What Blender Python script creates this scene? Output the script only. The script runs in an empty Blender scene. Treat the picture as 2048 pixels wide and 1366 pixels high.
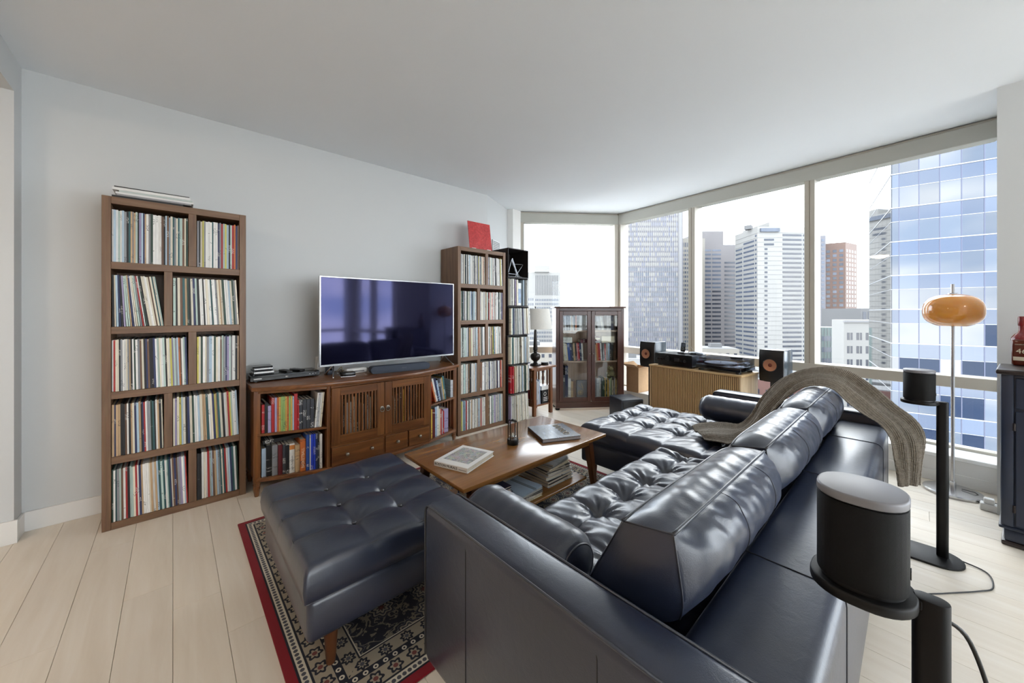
import bpy, bmesh, math, random
import numpy as np
from mathutils import Vector, Matrix, noise as mnoise
R = math.radians
PI = math.pi
scene = bpy.context.scene
COL = scene.collection
random.seed(7)

# ------------------------------------------------------------------ camera
cam_d = bpy.data.cameras.new('camera')
cam = bpy.data.objects.new('camera', cam_d)
COL.objects.link(cam)
cam_d.sensor_width = 36.0
cam_d.lens = 36.0 * 740.0 / 2048.0
cam_d.shift_y = -(683.0 - 624.0) / 2048.0
cam_d.clip_end = 3000
cam_d.clip_start = 0.02
cam.location = (0, 0, 1.30)
cam.rotation_euler = (R(90), 0, R(47.5 - 90))
scene.camera = cam

# ------------------------------------------------------------------ exposure
scene.view_settings.view_transform = 'Standard'
scene.view_settings.look = 'None'
scene.view_settings.exposure = 0.12
scene.view_settings.gamma = 1.0
scene.view_settings.use_curve_mapping = False

# ------------------------------------------------------------------ sky
SKY = 9.0
w = bpy.data.worlds.new('overcast_sky')
scene.world = w
w.use_nodes = True
nt = w.node_tree
nt.nodes.clear()
_o = nt.nodes.new('ShaderNodeOutputWorld')
_b = nt.nodes.new('ShaderNodeBackground')
_tc = nt.nodes.new('ShaderNodeTexCoord')
_mp = nt.nodes.new('ShaderNodeMapping')
_mp.inputs['Scale'].default_value = (1.6, 1.6, 4.5)
_n = nt.nodes.new('ShaderNodeTexNoise')
_n.inputs['Scale'].default_value = 2.4
_n.inputs['Detail'].default_value = 2.5
_n.inputs['Roughness'].default_value = 0.55
_r = nt.nodes.new('ShaderNodeValToRGB')
_r.color_ramp.elements[0].position = 0.36
_r.color_ramp.elements[0].color = (0.52, 0.62, 0.78, 1)
_r.color_ramp.elements[1].position = 0.60
_r.color_ramp.elements[1].color = (1.0, 1.0, 1.0, 1)
nt.links.new(_tc.outputs['Generated'], _mp.inputs['Vector'])
nt.links.new(_mp.outputs['Vector'], _n.inputs['Vector'])
nt.links.new(_n.outputs['Fac'], _r.inputs['Fac'])
nt.links.new(_r.outputs['Color'], _b.inputs['Color'])
_b.inputs['Strength'].default_value = SKY
nt.links.new(_b.outputs['Background'], _o.inputs['Surface'])

# ------------------------------------------------------------------ helpers
def lin(c, a=True):
    o = []
    for v in c:
        v = v / 255.0
        o.append(v / 12.92 if v <= 0.04045 else ((v + 0.055) / 1.055) ** 2.4)
    return tuple(o) + ((1.0,) if a else ())

def link(o, parent=None):
    COL.objects.link(o)
    if parent is not None:
        o.parent = parent
    return o

def obj(name, bm, m=None, parent=None, smooth=False, loc=None, rotz=None, kind=None):
    me = bpy.data.meshes.new(name)
    if isinstance(bm, bmesh.types.BMesh):
        bm.normal_update()
        bm.to_mesh(me)
        bm.free()
    else:
        me.from_pydata(bm[0], [], bm[1])
        me.update()
    if smooth:
        me.polygons.foreach_set('use_smooth', [True] * len(me.polygons))
        if smooth == 'auto':
            me.set_sharp_from_angle(angle=R(40))
    if m is not None:
        me.materials.append(m)
    o = bpy.data.objects.new(name, me)
    link(o, parent)
    if loc is not None:
        o.location = loc
    if rotz is not None:
        o.rotation_euler = (0, 0, rotz)
    if kind:
        o['kind'] = kind
    return o

def tag(o, label, cat, group=None):
    o['label'] = label
    o['category'] = cat
    if group:
        o['group'] = group
    return o

def thing(name, label, cat, loc=(0, 0, 0), rotz=0.0, group=None):
    o = bpy.data.objects.new(name, None)
    link(o)
    o.empty_display_size = 0.1
    o.location = loc
    o.rotation_euler = (0, 0, rotz)
    return tag(o, label, cat, group)

def struct(name, bm, m, parent=None, **k):
    o = obj(name, bm, m, parent, **k)
    if parent is None:
        o['kind'] = 'structure'
    return o

def sroot(name, loc=(0, 0, 0), rotz=0.0):
    o = bpy.data.objects.new(name, None)
    link(o)
    o.location = loc
    o.rotation_euler = (0, 0, rotz)
    o['kind'] = 'structure'
    return o

def B():
    return bmesh.new()

def bx(bm, x0, x1, y0, y1, z0, z1, bev=0.0, seg=1, M=None):
    vs = [bm.verts.new(p) for p in ((x0, y0, z0), (x1, y0, z0), (x1, y1, z0), (x0, y1, z0), (x0, y0, z1), (x1, y0, z1), (x1, y1, z1), (x0, y1, z1))]
    fs = [bm.faces.new([vs[i] for i in f]) for f in ((3, 2, 1, 0), (4, 5, 6, 7), (0, 1, 5, 4), (1, 2, 6, 5), (2, 3, 7, 6), (3, 0, 4, 7))]
    out = vs
    if bev > 0:
        es = list({e for f in fs for e in f.edges})
        g = bmesh.ops.bevel(bm, geom=es, offset=bev, segments=seg, affect='EDGES', profile=0.5)
        out = list({v for f in g['faces'] for v in f.verts} | {v for v in vs if v.is_valid})
    if M is not None:
        bmesh.ops.transform(bm, matrix=M, verts=out)
    return bm

def box(name, x0, x1, y0, y1, z0, z1, m, parent=None, bev=0.003, seg=1, **k):
    if 'smooth' not in k and seg > 1:
        k['smooth'] = 'auto'
    return obj(name, bx(B(), x0, x1, y0, y1, z0, z1, bev, seg), m, parent, **k)

def prism(bm, pts, z0, z1, bev=0.0, seg=2):
    lo = [bm.verts.new((x, y, z0)) for x, y in pts]
    hi = [bm.verts.new((x, y, z1)) for x, y in pts]
    n = len(pts)
    a = bm.faces.new(lo[::-1])
    b = bm.faces.new(hi)
    for i in range(n):
        bm.faces.new((lo[i], lo[(i + 1) % n], hi[(i + 1) % n], hi[i]))
    bmesh.ops.recalc_face_normals(bm, faces=bm.faces[:])
    if bev:
        bmesh.ops.bevel(bm, geom=list(a.edges) + list(b.edges), offset=bev, segments=seg, affect='EDGES', profile=0.5)
    return bm

def lathe(bm, prof, seg=32, c=(0, 0, 0), sx=1.0, sy=1.0):
    rings = []
    for r, z in prof:
        if r < 1e-6:
            rings.append([bm.verts.new((c[0], c[1], c[2] + z))])
        else:
            rings.append([bm.verts.new((c[0] + sx * r * math.cos(2 * PI * i / seg), c[1] + sy * r * math.sin(2 * PI * i / seg), c[2] + z)) for i in range(seg)])
    for a, b in zip(rings, rings[1:]):
        for i in range(seg):
            j = (i + 1) % seg
            if len(a) == 1 and len(b) == 1:
                continue
            if len(a) == 1:
                bm.faces.new((a[0], b[j], b[i]))
            elif len(b) == 1:
                bm.faces.new((a[i], a[j], b[0]))
            else:
                bm.faces.new((a[i], a[j], b[j], b[i]))
    return bm

def tube(bm, pts, r, seg=8, closed=False, cap=True):
    P = [Vector(p) for p in pts]
    n = len(P)
    T = []
    for i in range(n):
        a = P[(i - 1) % n] if (closed or i > 0) else P[i]
        b = P[(i + 1) % n] if (closed or i < n - 1) else P[i]
        t = (b - a)
        T.append(t.normalized() if t.length > 1e-9 else Vector((0, 0, 1)))
    up = Vector((0, 0, 1)) if abs(T[0].z) < 0.9 else Vector((1, 0, 0))
    N = (up - T[0] * up.dot(T[0])).normalized()
    rings = []
    for i in range(n):
        N = N - T[i] * N.dot(T[i])
        if N.length < 1e-6:
            N = T[i].orthogonal()
        N.normalize()
        Bn = T[i].cross(N)
        rr = r[i] if isinstance(r, (list, tuple)) else r
        rings.append([bm.verts.new(P[i] + (N * math.cos(2 * PI * k / seg) + Bn * math.sin(2 * PI * k / seg)) * rr) for k in range(seg)])
    m = n if closed else n - 1
    for i in range(m):
        a, b = rings[i], rings[(i + 1) % n]
        for k in range(seg):
            bm.faces.new((a[k], a[(k + 1) % seg], b[(k + 1) % seg], b[k]))
    if cap and not closed:
        bm.faces.new(rings[0][::-1])
        bm.faces.new(rings[-1])
    return bm

def smoothpath(pts, n=8):
    P = [Vector(p) for p in pts]
    out = []
    for i in range(len(P) - 1):
        p0 = P[max(i - 1, 0)]; p1 = P[i]; p2 = P[i + 1]; p3 = P[min(i + 2, len(P) - 1)]
        for k in range(n):
            t = k / n
            out.append(0.5 * ((2 * p1) + (p2 - p0) * t + (2 * p0 - 5 * p1 + 4 * p2 - p3) * t * t + (3 * p1 - p0 - 3 * p2 + p3) * t ** 3))
    out.append(P[-1])
    return out

def shared(name, bm, m):
    o = obj(name, bm, m)
    me = o.data
    bpy.data.objects.remove(o)
    return me

def put(name, me, parent=None, loc=(0, 0, 0), rot=(0, 0, 0), scl=(1, 1, 1)):
    o = bpy.data.objects.new(name, me)
    link(o, parent)
    o.location = loc
    o.rotation_euler = rot
    o.scale = scl
    return o

def copy_tree(o, parent=None):
    c = o.copy()
    COL.objects.link(c)
    c.parent = parent
    for ch in list(o.children):
        copy_tree(ch, c)
    return c

def text_mesh(s, size, depth=0.0006, align='CENTER'):
    cu = bpy.data.curves.new('lettering', 'FONT')
    cu.body = s
    cu.size = size
    cu.extrude = depth
    cu.align_x = align
    cu.align_y = 'CENTER'
    cu.resolution_u = 3
    o = bpy.data.objects.new('lettering', cu)
    COL.objects.link(o)
    dg = bpy.context.evaluated_depsgraph_get()
    me = bpy.data.meshes.new_from_object(o.evaluated_get(dg))
    bpy.data.objects.remove(o)
    return me

def lettering(s, size, m, parent, loc, rot, scl=(1, 1, 1), name='lettering'):
    me = text_mesh(s, size)
    me.materials.clear()
    me.materials.append(m)
    return put(name, me, parent, loc, rot, scl)

# ------------------------------------------------------------------ materials
MATS = {}
def new_mat(name):
    m = bpy.data.materials.new(name)
    m.use_nodes = True
    n = m.node_tree.nodes
    b = n['Principled BSDF']
    MATS[name] = m
    return m, m.node_tree, b

def N(t, kind, **inp):
    n = t.nodes.new('ShaderNode' + kind)
    for k, v in inp.items():
        n.inputs[k].default_value = v
    return n

def L(t, a, b):
    t.links.new(a, b)

def coords(t, scale=(1, 1, 1), kind='Object', rot=(0, 0, 0)):
    c = t.nodes.new('ShaderNodeTexCoord')
    m = t.nodes.new('ShaderNodeMapping')
    m.inputs['Scale'].default_value = scale
    m.inputs['Rotation'].default_value = rot
    L(t, c.outputs[kind], m.inputs['Vector'])
    return m.outputs['Vector']

def ramp(t, fac, stops, const=False):
    r = t.nodes.new('ShaderNodeValToRGB')
    e = r.color_ramp.elements
    while len(e) < len(stops):
        e.new(0.5)
    for q, (p, c) in zip(e, stops):
        q.position = p
        q.color = c if len(c) == 4 else tuple(c) + (1,)
    if const:
        r.color_ramp.interpolation = 'CONSTANT'
    L(t, fac, r.inputs['Fac'])
    return r.outputs['Color']

def math_(t, op, a, b=None, c=None):
    n = t.nodes.new('ShaderNodeMath')
    n.operation = op
    for i, v in enumerate((a, b, c)):
        if v is None:
            continue
        if isinstance(v, (int, float)):
            n.inputs[i].default_value = v
        else:
            L(t, v, n.inputs[i])
    return n.outputs[0]

def mixc(t, fac, a, b, mode='MIX'):
    n = t.nodes.new('ShaderNodeMix')
    n.data_type = 'RGBA'
    n.blend_type = mode
    if isinstance(fac, (int, float)):
        n.inputs[0].default_value = fac
    else:
        L(t, fac, n.inputs[0])
    for i, v in ((6, a), (7, b)):
        if isinstance(v, tuple):
            n.inputs[i].default_value = v
        else:
            L(t, v, n.inputs[i])
    return n.outputs[2]

def bump(t, b, h, strength=0.2, dist=0.01):
    n = t.nodes.new('ShaderNodeBump')
    n.inputs['Strength'].default_value = strength
    n.inputs['Distance'].default_value = dist
    L(t, h, n.inputs['Height'])
    L(t, n.outputs['Normal'], b.inputs['Normal'])

def plain(name, rgb, rough=0.5, metal=0.0, spec=0.5, var=0.06, vs=6.0, bumps=0.0, bscale=300.0, coat=0.0, sheen=0.0):
    m, t, b = new_mat(name)
    c = lin(rgb)
    v = coords(t)
    n = N(t, 'TexNoise', Scale=vs, Detail=4.0)
    L(t, v, n.inputs['Vector'])
    lo = tuple(x * (1 - var) for x in c[:3]) + (1,)
    hi = tuple(min(1, x * (1 + var)) for x in c[:3]) + (1,)
    L(t, ramp(t, n.outputs['Fac'], [(0.3, lo), (0.7, hi)]), b.inputs['Base Color'])
    b.inputs['Roughness'].default_value = rough
    b.inputs['Metallic'].default_value = metal
    b.inputs['Specular IOR Level'].default_value = spec
    b.inputs['Coat Weight'].default_value = coat
    b.inputs['Sheen Weight'].default_value = sheen
    if bumps:
        n2 = N(t, 'TexNoise', Scale=bscale, Detail=3.0)
        L(t, v, n2.inputs['Vector'])
        bump(t, b, n2.outputs['Fac'], bumps, 0.002)
    return m

def wood(name, c1, c2, c3, axis='x', rough=0.4, freq=1.0, coat=0.0, bs=0.08):
    m, t, b = new_mat(name)
    sc = {'x': (1.2, 16, 16), 'y': (16, 1.2, 16), 'z': (16, 16, 1.2)}[axis]
    v = coords(t, tuple(s * freq for s in sc))
    n = N(t, 'TexNoise', Scale=1.6, Detail=7.0, Roughness=0.62, Distortion=0.6)
    L(t, v, n.inputs['Vector'])
    sc2 = {'x': (4, 160, 160), 'y': (160, 4, 160), 'z': (160, 160, 4)}[axis]
    v2 = coords(t, sc2)
    n2 = N(t, 'TexNoise', Scale=1.5, Detail=3.0)
    L(t, v2, n2.inputs['Vector'])
    base = ramp(t, n.outputs['Fac'], [(0.28, lin(c1)), (0.5, lin(c2)), (0.74, lin(c3))])
    col = mixc(t, 0.22, base, n2.outputs['Color'], 'SOFT_LIGHT')
    L(t, col, b.inputs['Base Color'])
    b.inputs['Roughness'].default_value = rough
    b.inputs['Coat Weight'].default_value = coat
    b.inputs['Coat Roughness'].default_value = 0.12
    bump(t, b, n2.outputs['Fac'], bs, 0.002)
    return m

WALL = plain('wall_paint', (210, 212, 212), 0.75, var=0.01, vs=1.5, bumps=0.04, bscale=240)
CEIL = plain('ceiling_paint', (240, 244, 248), 0.8, var=0.01, vs=1.2, bumps=0.03)
HALL = plain('hall_paint', (226, 214, 206), 0.75, var=0.01)
TRIM = plain('white_trim', (234, 233, 230), 0.4, var=0.01)
FRAME = plain('window_frame_paint', (186, 180, 168), 0.45, var=0.02, vs=2)
SHADE = plain('roller_shade_fabric', (182, 182, 174), 0.7, var=0.02, bumps=0.05)
SILL = plain('white_sill', (240, 240, 238), 0.35, var=0.01)

def glass_mat(name, tint=(1, 1, 1), gl=0.06, rough=0.0):
    m = bpy.data.materials.new(name)
    m.use_nodes = True
    t = m.node_tree
    t.nodes.clear()
    o = t.nodes.new('ShaderNodeOutputMaterial')
    mx = t.nodes.new('ShaderNodeMixShader')
    tr = t.nodes.new('ShaderNodeBsdfTransparent')
    g = t.nodes.new('ShaderNodeBsdfGlossy')
    g.inputs['Roughness'].default_value = rough
    tr.inputs['Color'].default_value = tint + (1,)
    fr = t.nodes.new('ShaderNodeLayerWeight')
    fr.inputs['Blend'].default_value = 0.12
    L(t, math_(t, 'MULTIPLY_ADD', fr.outputs['Fresnel'], 0.35, gl * 0.3), mx.inputs['Fac'])
    L(t, tr.outputs[0], mx.inputs[1])
    L(t, g.outputs[0], mx.inputs[2])
    L(t, mx.outputs[0], o.inputs['Surface'])
    return m
GLASS = glass_mat('window_glass', (0.97, 0.985, 0.98), 0.04)
CLEAR = glass_mat('clear_glass', (0.93, 0.95, 0.95), 0.10)
ACRYL = glass_mat('smoked_acrylic', (0.72, 0.74, 0.78), 0.15)

# ------------------------------------------------------------------ room shell
ZC = 2.74
WO = Vector((4.45, -0.41))                 # inner face of the window wall, at the column
WA = R(84.0)                               # its direction, 6 degrees off the long wall's normal
WD = Vector((math.cos(WA), math.sin(WA)))
WI = Vector((-WD.y, WD.x))                 # towards the room
def wl(x, y):                              # window-wall frame to world
    p = WO + WD * x + WI * y
    return (p.x, p.y)
CORNER = Vector((4.80, 2.935))
BW = Vector((3.66, 3.81))                  # left end of the angled back window
LW = (CORNER - WO).length
BD = (BW - CORNER).normalized()
BI = Vector((-BD.y, BD.x))
LB = (BW - CORNER).length
BA = math.atan2(BD.y, BD.x)
VA = 3.57                                  # long wall
UL = -0.66                                 # left return wall

outline = [(-3.8, -5.72), wl(-5.3, -0.30), wl(LW + 0.12, -0.30), tuple(BW - BI * 0.30), (3.3, 4.3), (-3.8, 4.3)]
struct('ceiling', prism(B(), outline, ZC, ZC + 0.15), CEIL)
FLOORB = plain('floor_joint', (176, 164, 146), 0.7)
floor = struct('floor', prism(B(), outline, -0.20, -0.012), FLOORB)

def plank_mat():
    m, t, b = new_mat('pale_oak_plank')
    oi = t.nodes.new('ShaderNodeObjectInfo')
    tc = t.nodes.new('ShaderNodeTexCoord')
    add = t.nodes.new('ShaderNodeVectorMath')
    add.operation = 'ADD'
    L(t, tc.outputs['Object'], add.inputs[0])
    cmb = t.nodes.new('ShaderNodeCombineXYZ')
    L(t, math_(t, 'MULTIPLY', oi.outputs['Random'], 37.0), cmb.inputs[0])
    L(t, math_(t, 'MULTIPLY', oi.outputs['Random'], 91.0), cmb.inputs[1])
    L(t, cmb.outputs[0], add.inputs[1])
    mp = N(t, 'Mapping')
    mp.inputs['Scale'].default_value = (14, 1.1, 14)
    L(t, add.outputs[0], mp.inputs['Vector'])
    n = N(t, 'TexNoise', Scale=1.3, Detail=6.0, Roughness=0.6, Distortion=0.4)
    L(t, mp.outputs[0], n.inputs['Vector'])
    base = ramp(t, n.outputs['Fac'], [(0.25, lin((226, 215, 199))), (0.55, lin((234, 225, 211))), (0.8, lin((240, 233, 222)))])
    tone = ramp(t, oi.outputs['Random'], [(0.0, (0.965, 0.965, 0.965)), (1.0, (1.02, 1.015, 1.0))])
    L(t, mixc(t, 1.0, base, tone, 'MULTIPLY'), b.inputs['Base Color'])
    b.inputs['Roughness'].default_value = 0.34
    b.inputs['Specular IOR Level'].default_value = 0.45
    bump(t, b, n.outputs['Fac'], 0.03, 0.002)
    return m
PLANK = plank_mat()
PW, PL = 0.165, 1.85
plank_me = shared('plank', bx(B(), 0.0006, PW - 0.0006, 0.0006, PL - 0.0006, -0.012, 0.0, 0.0012), PLANK)
random.seed(11)
cu = -1.32
while cu < 4.75:
    off = random.uniform(0, PL)
    y = -2.2 - off
    while y < 4.1:
        y0, y1 = max(y, -2.2), min(y + PL, 3.95)
        if y1 - y0 > 0.05:
            put('plank', plank_me, floor, (cu, y0, 0), (0, 0, 0), (1, (y1 - y0) / PL, 1))
        y += PL
    cu += PW
# the rest of the floor, behind the camera
struct('floor_rear', prism(B(), [(-3.8, -5.7), wl(-5.25, -0.3), wl(-1.85, -0.3), (4.3, -2.2), (-1.32, -2.2), (-1.32, 4.3), (-3.8, 4.3)], -0.012, 0.0), PLANK)

# walls
struct('wall_left', bx(B(), UL, 2.86, VA, VA + 0.14, 0, ZC), WALL)
struct('wall_alcove', prism(B(), [(2.86, 3.57), (3.47, 3.88), (3.41, 4.0), (2.80, 3.69)], 0, ZC), WALL)
struct('wall_alcove_pier', prism(B(), [(3.47, 3.88), (3.50, 3.80), (3.66, 3.81), (3.66 + 0.15, 3.81 + 0.2), (3.45, 4.15)], 0, ZC), TRIM)
# return at the left end with the opening to the hall
struct('wall_return', bx(B(), UL - 0.12, UL, 3.43, VA + 0.14, 0, ZC), WALL)
struct('wall_header', bx(B(), UL - 0.12, UL, 0.35, 3.43, 2.545, ZC), WALL)
struct('wall_hall', bx(B(), -3.8, UL - 0.12, 3.43, 3.57, 0, ZC), HALL)
struct('ceiling_hall', bx(B(), -3.8, UL - 0.12, -5.4, 3.43, 2.545, 2.62), HALL)
struct('wall_hall_end', bx(B(), -3.95, -3.8, -5.4, 3.57, 0, ZC), HALL)
struct('wall_rear', bx(B(), -3.8, -0.45, -5.55, -5.4, 0, ZC), WALL)
struct('wall_return_rear', bx(B(), UL - 0.12, UL, -5.4, -1.6, 0, ZC), WALL)

# baseboards
def baseboard(name, p, q, inward, h=0.115, t=0.014):
    p, q = Vector(p), Vector(q)
    d = (q - p).normalized()
    n = Vector(inward)
    pts = [tuple(p), tuple(q), tuple(q + n * t), tuple(p + n * t)]
    return struct(name, prism(B(), pts, 0.0, h, 0.002, 1), TRIM)
baseboard('baseboard_left', (UL + 0.014, VA), (2.84, VA), (0, -1))
baseboard('baseboard_return', (UL, VA - 0.014), (UL, 3.43), (1, 0))
baseboard('baseboard_hall', (UL + 0.014, 3.43), (-3.7, 3.43), (0, -1), 0.13)

# column between the windows on the right
COLB = plain('column_paint', (206, 205, 202), 0.7, var=0.01)
struct('wall_column', prism(B(), [wl(0, -0.3), wl(0, 0.552), wl(-1.25, 0.552), wl(-1.25, -0.3)], 0, ZC), WALL)
struct('wall_right_end', prism(B(), [wl(-4.7, -0.3), wl(-4.7, 0.1), wl(-5.0, 0.1), wl(-5.0, -0.3)], 0, ZC), WALL)

# windows: a run in its own frame, x along, y to the room
GY = -0.13
def window_run(name, origin, ang, x0, x1, mullions, sill_y, sill_x0=None, sill_x1=None, val=True, mw=0.055, jamb=(0.0, 0.0)):
    r = sroot(name, (origin[0], origin[1], 0), ang)
    sx0 = x0 if sill_x0 is None else sill_x0
    sx1 = x1 if sill_x1 is None else sill_x1
    # sill box with its panel below
    box('sill', sx0, sx1, GY - 0.06, sill_y, 0.185, 0.215, SILL, r, 0.004)
    box('sill_panel', sx0, sx1, GY - 0.04, sill_y - 0.012, 0.0, 0.185, TRIM, r, 0.002)
    box('skirting', sx0, sx1, sill_y - 0.012, sill_y, 0.0, 0.085, TRIM, r, 0.003)
    box('upstand', x0, x1, GY - 0.06, GY + 0.03, 0.215, 0.235, FRAME, r, 0.002)
    box('rail', x0, x1, GY - 0.05, 0.0, 0.713, 0.80, FRAME, r, 0.003)
    box('head', x0, x1, GY - 0.06, -0.02, 2.62, 2.735, FRAME, r, 0.003)
    if val:
        box('valance', x0, x1, -0.085, 0.0, 2.58, 2.714, SHADE, r, 0.004)
        box('shade_roll', x0 + 0.01, x1 - 0.01, -0.14, -0.09, 2.585, 2.63, SHADE, r, 0.015, 3)
    ms = sorted(mullions)
    for x in ms:
        box('mullion', x - mw, x - 0.003, GY - 0.06, -0.005, 0.215, 2.64, FRAME, r, 0.002)
        box('mullion', x + 0.003, x + mw, GY - 0.06, -0.005, 0.215, 2.64, FRAME, r, 0.002)
        box('mullion_gasket', x - 0.003, x + 0.003, GY - 0.05, -0.012, 0.215, 2.62, FLOORB, r, 0.0)
    edges = [x0] + ms + [x1]
    for a, b in zip(edges, edges[1:]):
        a2 = a + (mw if a in ms else jamb[0])
        b2 = b - (mw if b in ms else jamb[1])
        for z0, z1 in ((0.235, 0.713), (0.80, 2.62)):
            box('pane', a2, b2, GY - 0.008, GY, z0, z1, GLASS, r, 0.0)
    if jamb[0]:
        box('jamb', x0, x0 + jamb[0], GY - 0.06, -0.005, 0.215, 2.64, FRAME, r, 0.002)
    if jamb[1]:
        box('jamb', x1 - jamb[1], x1, GY - 0.06, -0.005, 0.215, 2.64, FRAME, r, 0.002)
    return r
window_run('window_1', WO, WA, 0.0, LW, [1.117, 2.285], 0.15, 0.0, LW - 0.02, mw=0.041, jamb=(0.0, 0.03))
window_run('window_2', CORNER, BA, 0.0, LB, [], 0.0, 0.0, LB, mw=0.04, jamb=(0.055, 0.05))
window_run('window_3', WO, WA, -4.7, -1.25, [-3.55, -2.4], 0.15, mw=0.041, jamb=(0.03, 0.03))
window_run('window_4', (-0.45, -5.4), 0.0, 0.0, 4.4, [1.1, 2.2, 3.3], 0.1, mw=0.041, jamb=(0.03, 0.03))
# post where the two glazed walls meet
cpost = struct('trim_1', prism(B(), [(4.80, 2.935), tuple(CORNER - WI * 0.19 + WD * 0.015), (4.99, 3.05), tuple(CORNER - BI * 0.19 - BD * 0.015)], 0.0, ZC), FRAME)
box('shade_bracket', LB - 0.002, LB + 0.012, -0.09, 0.0, 2.575, 2.716, plain('dark_bracket', (70, 66, 60), 0.5), bpy.data.objects['window_2'])

# vent grille on the alcove wall
vent_m = plain('vent_white', (222, 224, 224), 0.5)
vent_d = plain('vent_dark', (30, 30, 32), 0.8)
va = math.atan2(0.31, 0.61)
vent = thing('vent_grille', 'small white louvred air vent high on the wall beside the red picture', 'vent', (2.98, 3.628, 2.06), va)
box('backing', 0, 0.24, -0.004, 0.0, 0, 0.16, vent_d, vent, 0)
for a in ((0, 0.24, 0, 0.012), (0, 0.24, 0.148, 0.16), (0, 0.012, 0, 0.16), (0.228, 0.24, 0, 0.16)):
    box('frame', a[0], a[1], -0.012, -0.004, a[2], a[3], vent_m, vent, 0.001)
for i in range(6):
    box('louvre', 0.012, 0.228, -0.010, -0.004, 0.018 + i * 0.022, 0.027 + i * 0.022, vent_m, vent, 0.001)
for i in range(9):
    box('bar', 0.03 + i * 0.0225, 0.034 + i * 0.0225, -0.011, -0.004, 0.012, 0.148, vent_m, vent, 0.0)

# added ceiling lamps, out of view, that warm and brighten floor and ceiling
LAMPG = bpy.data.materials.new('fill_lamp_glow')
LAMPG.use_nodes = True
_b = LAMPG.node_tree.nodes['Principled BSDF']
_b.inputs['Base Color'].default_value = (0.9, 0.85, 0.78, 1)
_b.inputs['Emission Color'].default_value = (1.0, 0.84, 0.66, 1)
_b.inputs['Emission Strength'].default_value = 55.0
def added_fill_lamp(label, x, y, z):
    r = thing('added_fill_lamp', label, 'lamp', (x, y, z))
    obj('canopy', lathe(B(), [(0, 0), (0.17, 0), (0.17, -0.025), (0.15, -0.03), (0, -0.03)], 32), CHROME_, r, smooth='auto')
    obj('diffuser', lathe(B(), [(0.155, -0.028), (0.15, -0.05), (0.11, -0.075), (0.05, -0.088), (0, -0.09)], 32), LAMPG, r, smooth=True)
CHROME_ = plain('fill_lamp_canopy_steel', (190, 190, 190), 0.3, metal=0.9)
added_fill_lamp('added fill lamp, out of view, in the hall near the opening', -1.75, 1.9, 2.545)
added_fill_lamp('added fill lamp, out of view, farther down the hall', -1.9, -0.8, 2.545)
added_fill_lamp('added fill lamp over the dining end behind the camera', 1.3, -2.7, ZC)

# ------------------------------------------------------------------ the city outside
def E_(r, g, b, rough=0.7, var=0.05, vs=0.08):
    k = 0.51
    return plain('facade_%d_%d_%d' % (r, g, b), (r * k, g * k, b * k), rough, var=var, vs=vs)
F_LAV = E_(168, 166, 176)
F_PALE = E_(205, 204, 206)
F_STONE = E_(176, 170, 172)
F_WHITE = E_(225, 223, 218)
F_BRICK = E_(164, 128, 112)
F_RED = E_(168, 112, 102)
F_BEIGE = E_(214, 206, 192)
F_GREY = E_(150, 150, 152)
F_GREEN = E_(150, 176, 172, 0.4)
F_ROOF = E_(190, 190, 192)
W_DARK = plain('window_dark_glass', (34, 38, 48), 0.18, var=0.25, vs=0.3)
W_MID = plain('window_grey_glass', (62, 68, 80), 0.2, var=0.2, vs=0.3)
W_LITE = plain('window_pale_blind', (108, 106, 102), 0.4, var=0.1, vs=0.3)
GZ = -40.0
asph = plain('city_ground', (112, 112, 112), 0.9, var=0.15, vs=0.02)
struct('ground', bx(B(), 8, 700, -320, 500, GZ - 1, GZ), asph)

class Facade:
    """a building on a plan polyline seen from the left to the right; k-th wall spans pts[k] to pts[k+1]"""
    def __init__(s, name, label, pts, back, ztop, m, ztops=None):
        s.root = thing(name, label, 'building', (pts[0][0], pts[0][1], GZ))
        o = Vector(pts[0])
        s.P = [Vector(p) - o for p in pts]
        bk = [Vector(p) - o for p in back]
        bm = B()
        poly = [tuple(p) for p in s.P] + [tuple(p) for p in bk]
        prism(bm, poly, 0, ztop - GZ)
        obj('walls', bm, m, s.root)
        s.z = ztop - GZ
    def M(s, k):
        a, b = s.P[k], s.P[k + 1]
        d = (b - a)
        ang = math.atan2(d.y, d.x)
        return Matrix.Translation((a.x, a.y, 0)) @ Matrix.Rotation(ang, 4, 'Z'), d.length
    def boxes(s, k, rects, m, name, proud=0.15, kind='stuff'):
        Mx, ln = s.M(k)
        bm = B()
        for x0, x1, z0, z1 in rects:
            # the wall runs left to right as seen, so the room is on its right hand: local -y
            bx(bm, x0, x1, -proud, 0.25, z0 - GZ, z1 - GZ, 0, 1, Mx)
        return obj(name, bm, m, s.root, kind=kind)

random.seed(3)
# lattice tower seen in the left bay
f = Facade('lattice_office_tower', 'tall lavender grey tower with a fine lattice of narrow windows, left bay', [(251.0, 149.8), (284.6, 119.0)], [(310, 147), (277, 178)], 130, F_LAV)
ln = f.M(0)[1]
lite, mid, dark, fins, bands = [], [], [], [], []
nc, fl = 30, 3.8
cw = (ln - 2.0) / nc
for i in range(nc + 1):
    fins.append((1.0 + i * cw - 0.22, 1.0 + i * cw + 0.22, GZ, 128))
for j in range(44):
    z = -36 + j * fl
    if z > 122:
        break
    run = random.random()
    for i in range(nc):
        r = (1.0 + i * cw + 0.3, 1.0 + (i + 1) * cw - 0.3, z, z + 2.5)
        q = mnoise.noise((i * 0.23, j * 0.7, 1.0)) + 0.25 * random.random()
        if z < 36 and q > 0.16:
            dark.append(r)
        elif random.random() < (0.30 if z < 36 else 0.62):
            lite.append(r)
        else:
            mid.append(r)
f.boxes(0, lite, W_LITE, 'pale_windows', 0.1)
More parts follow.
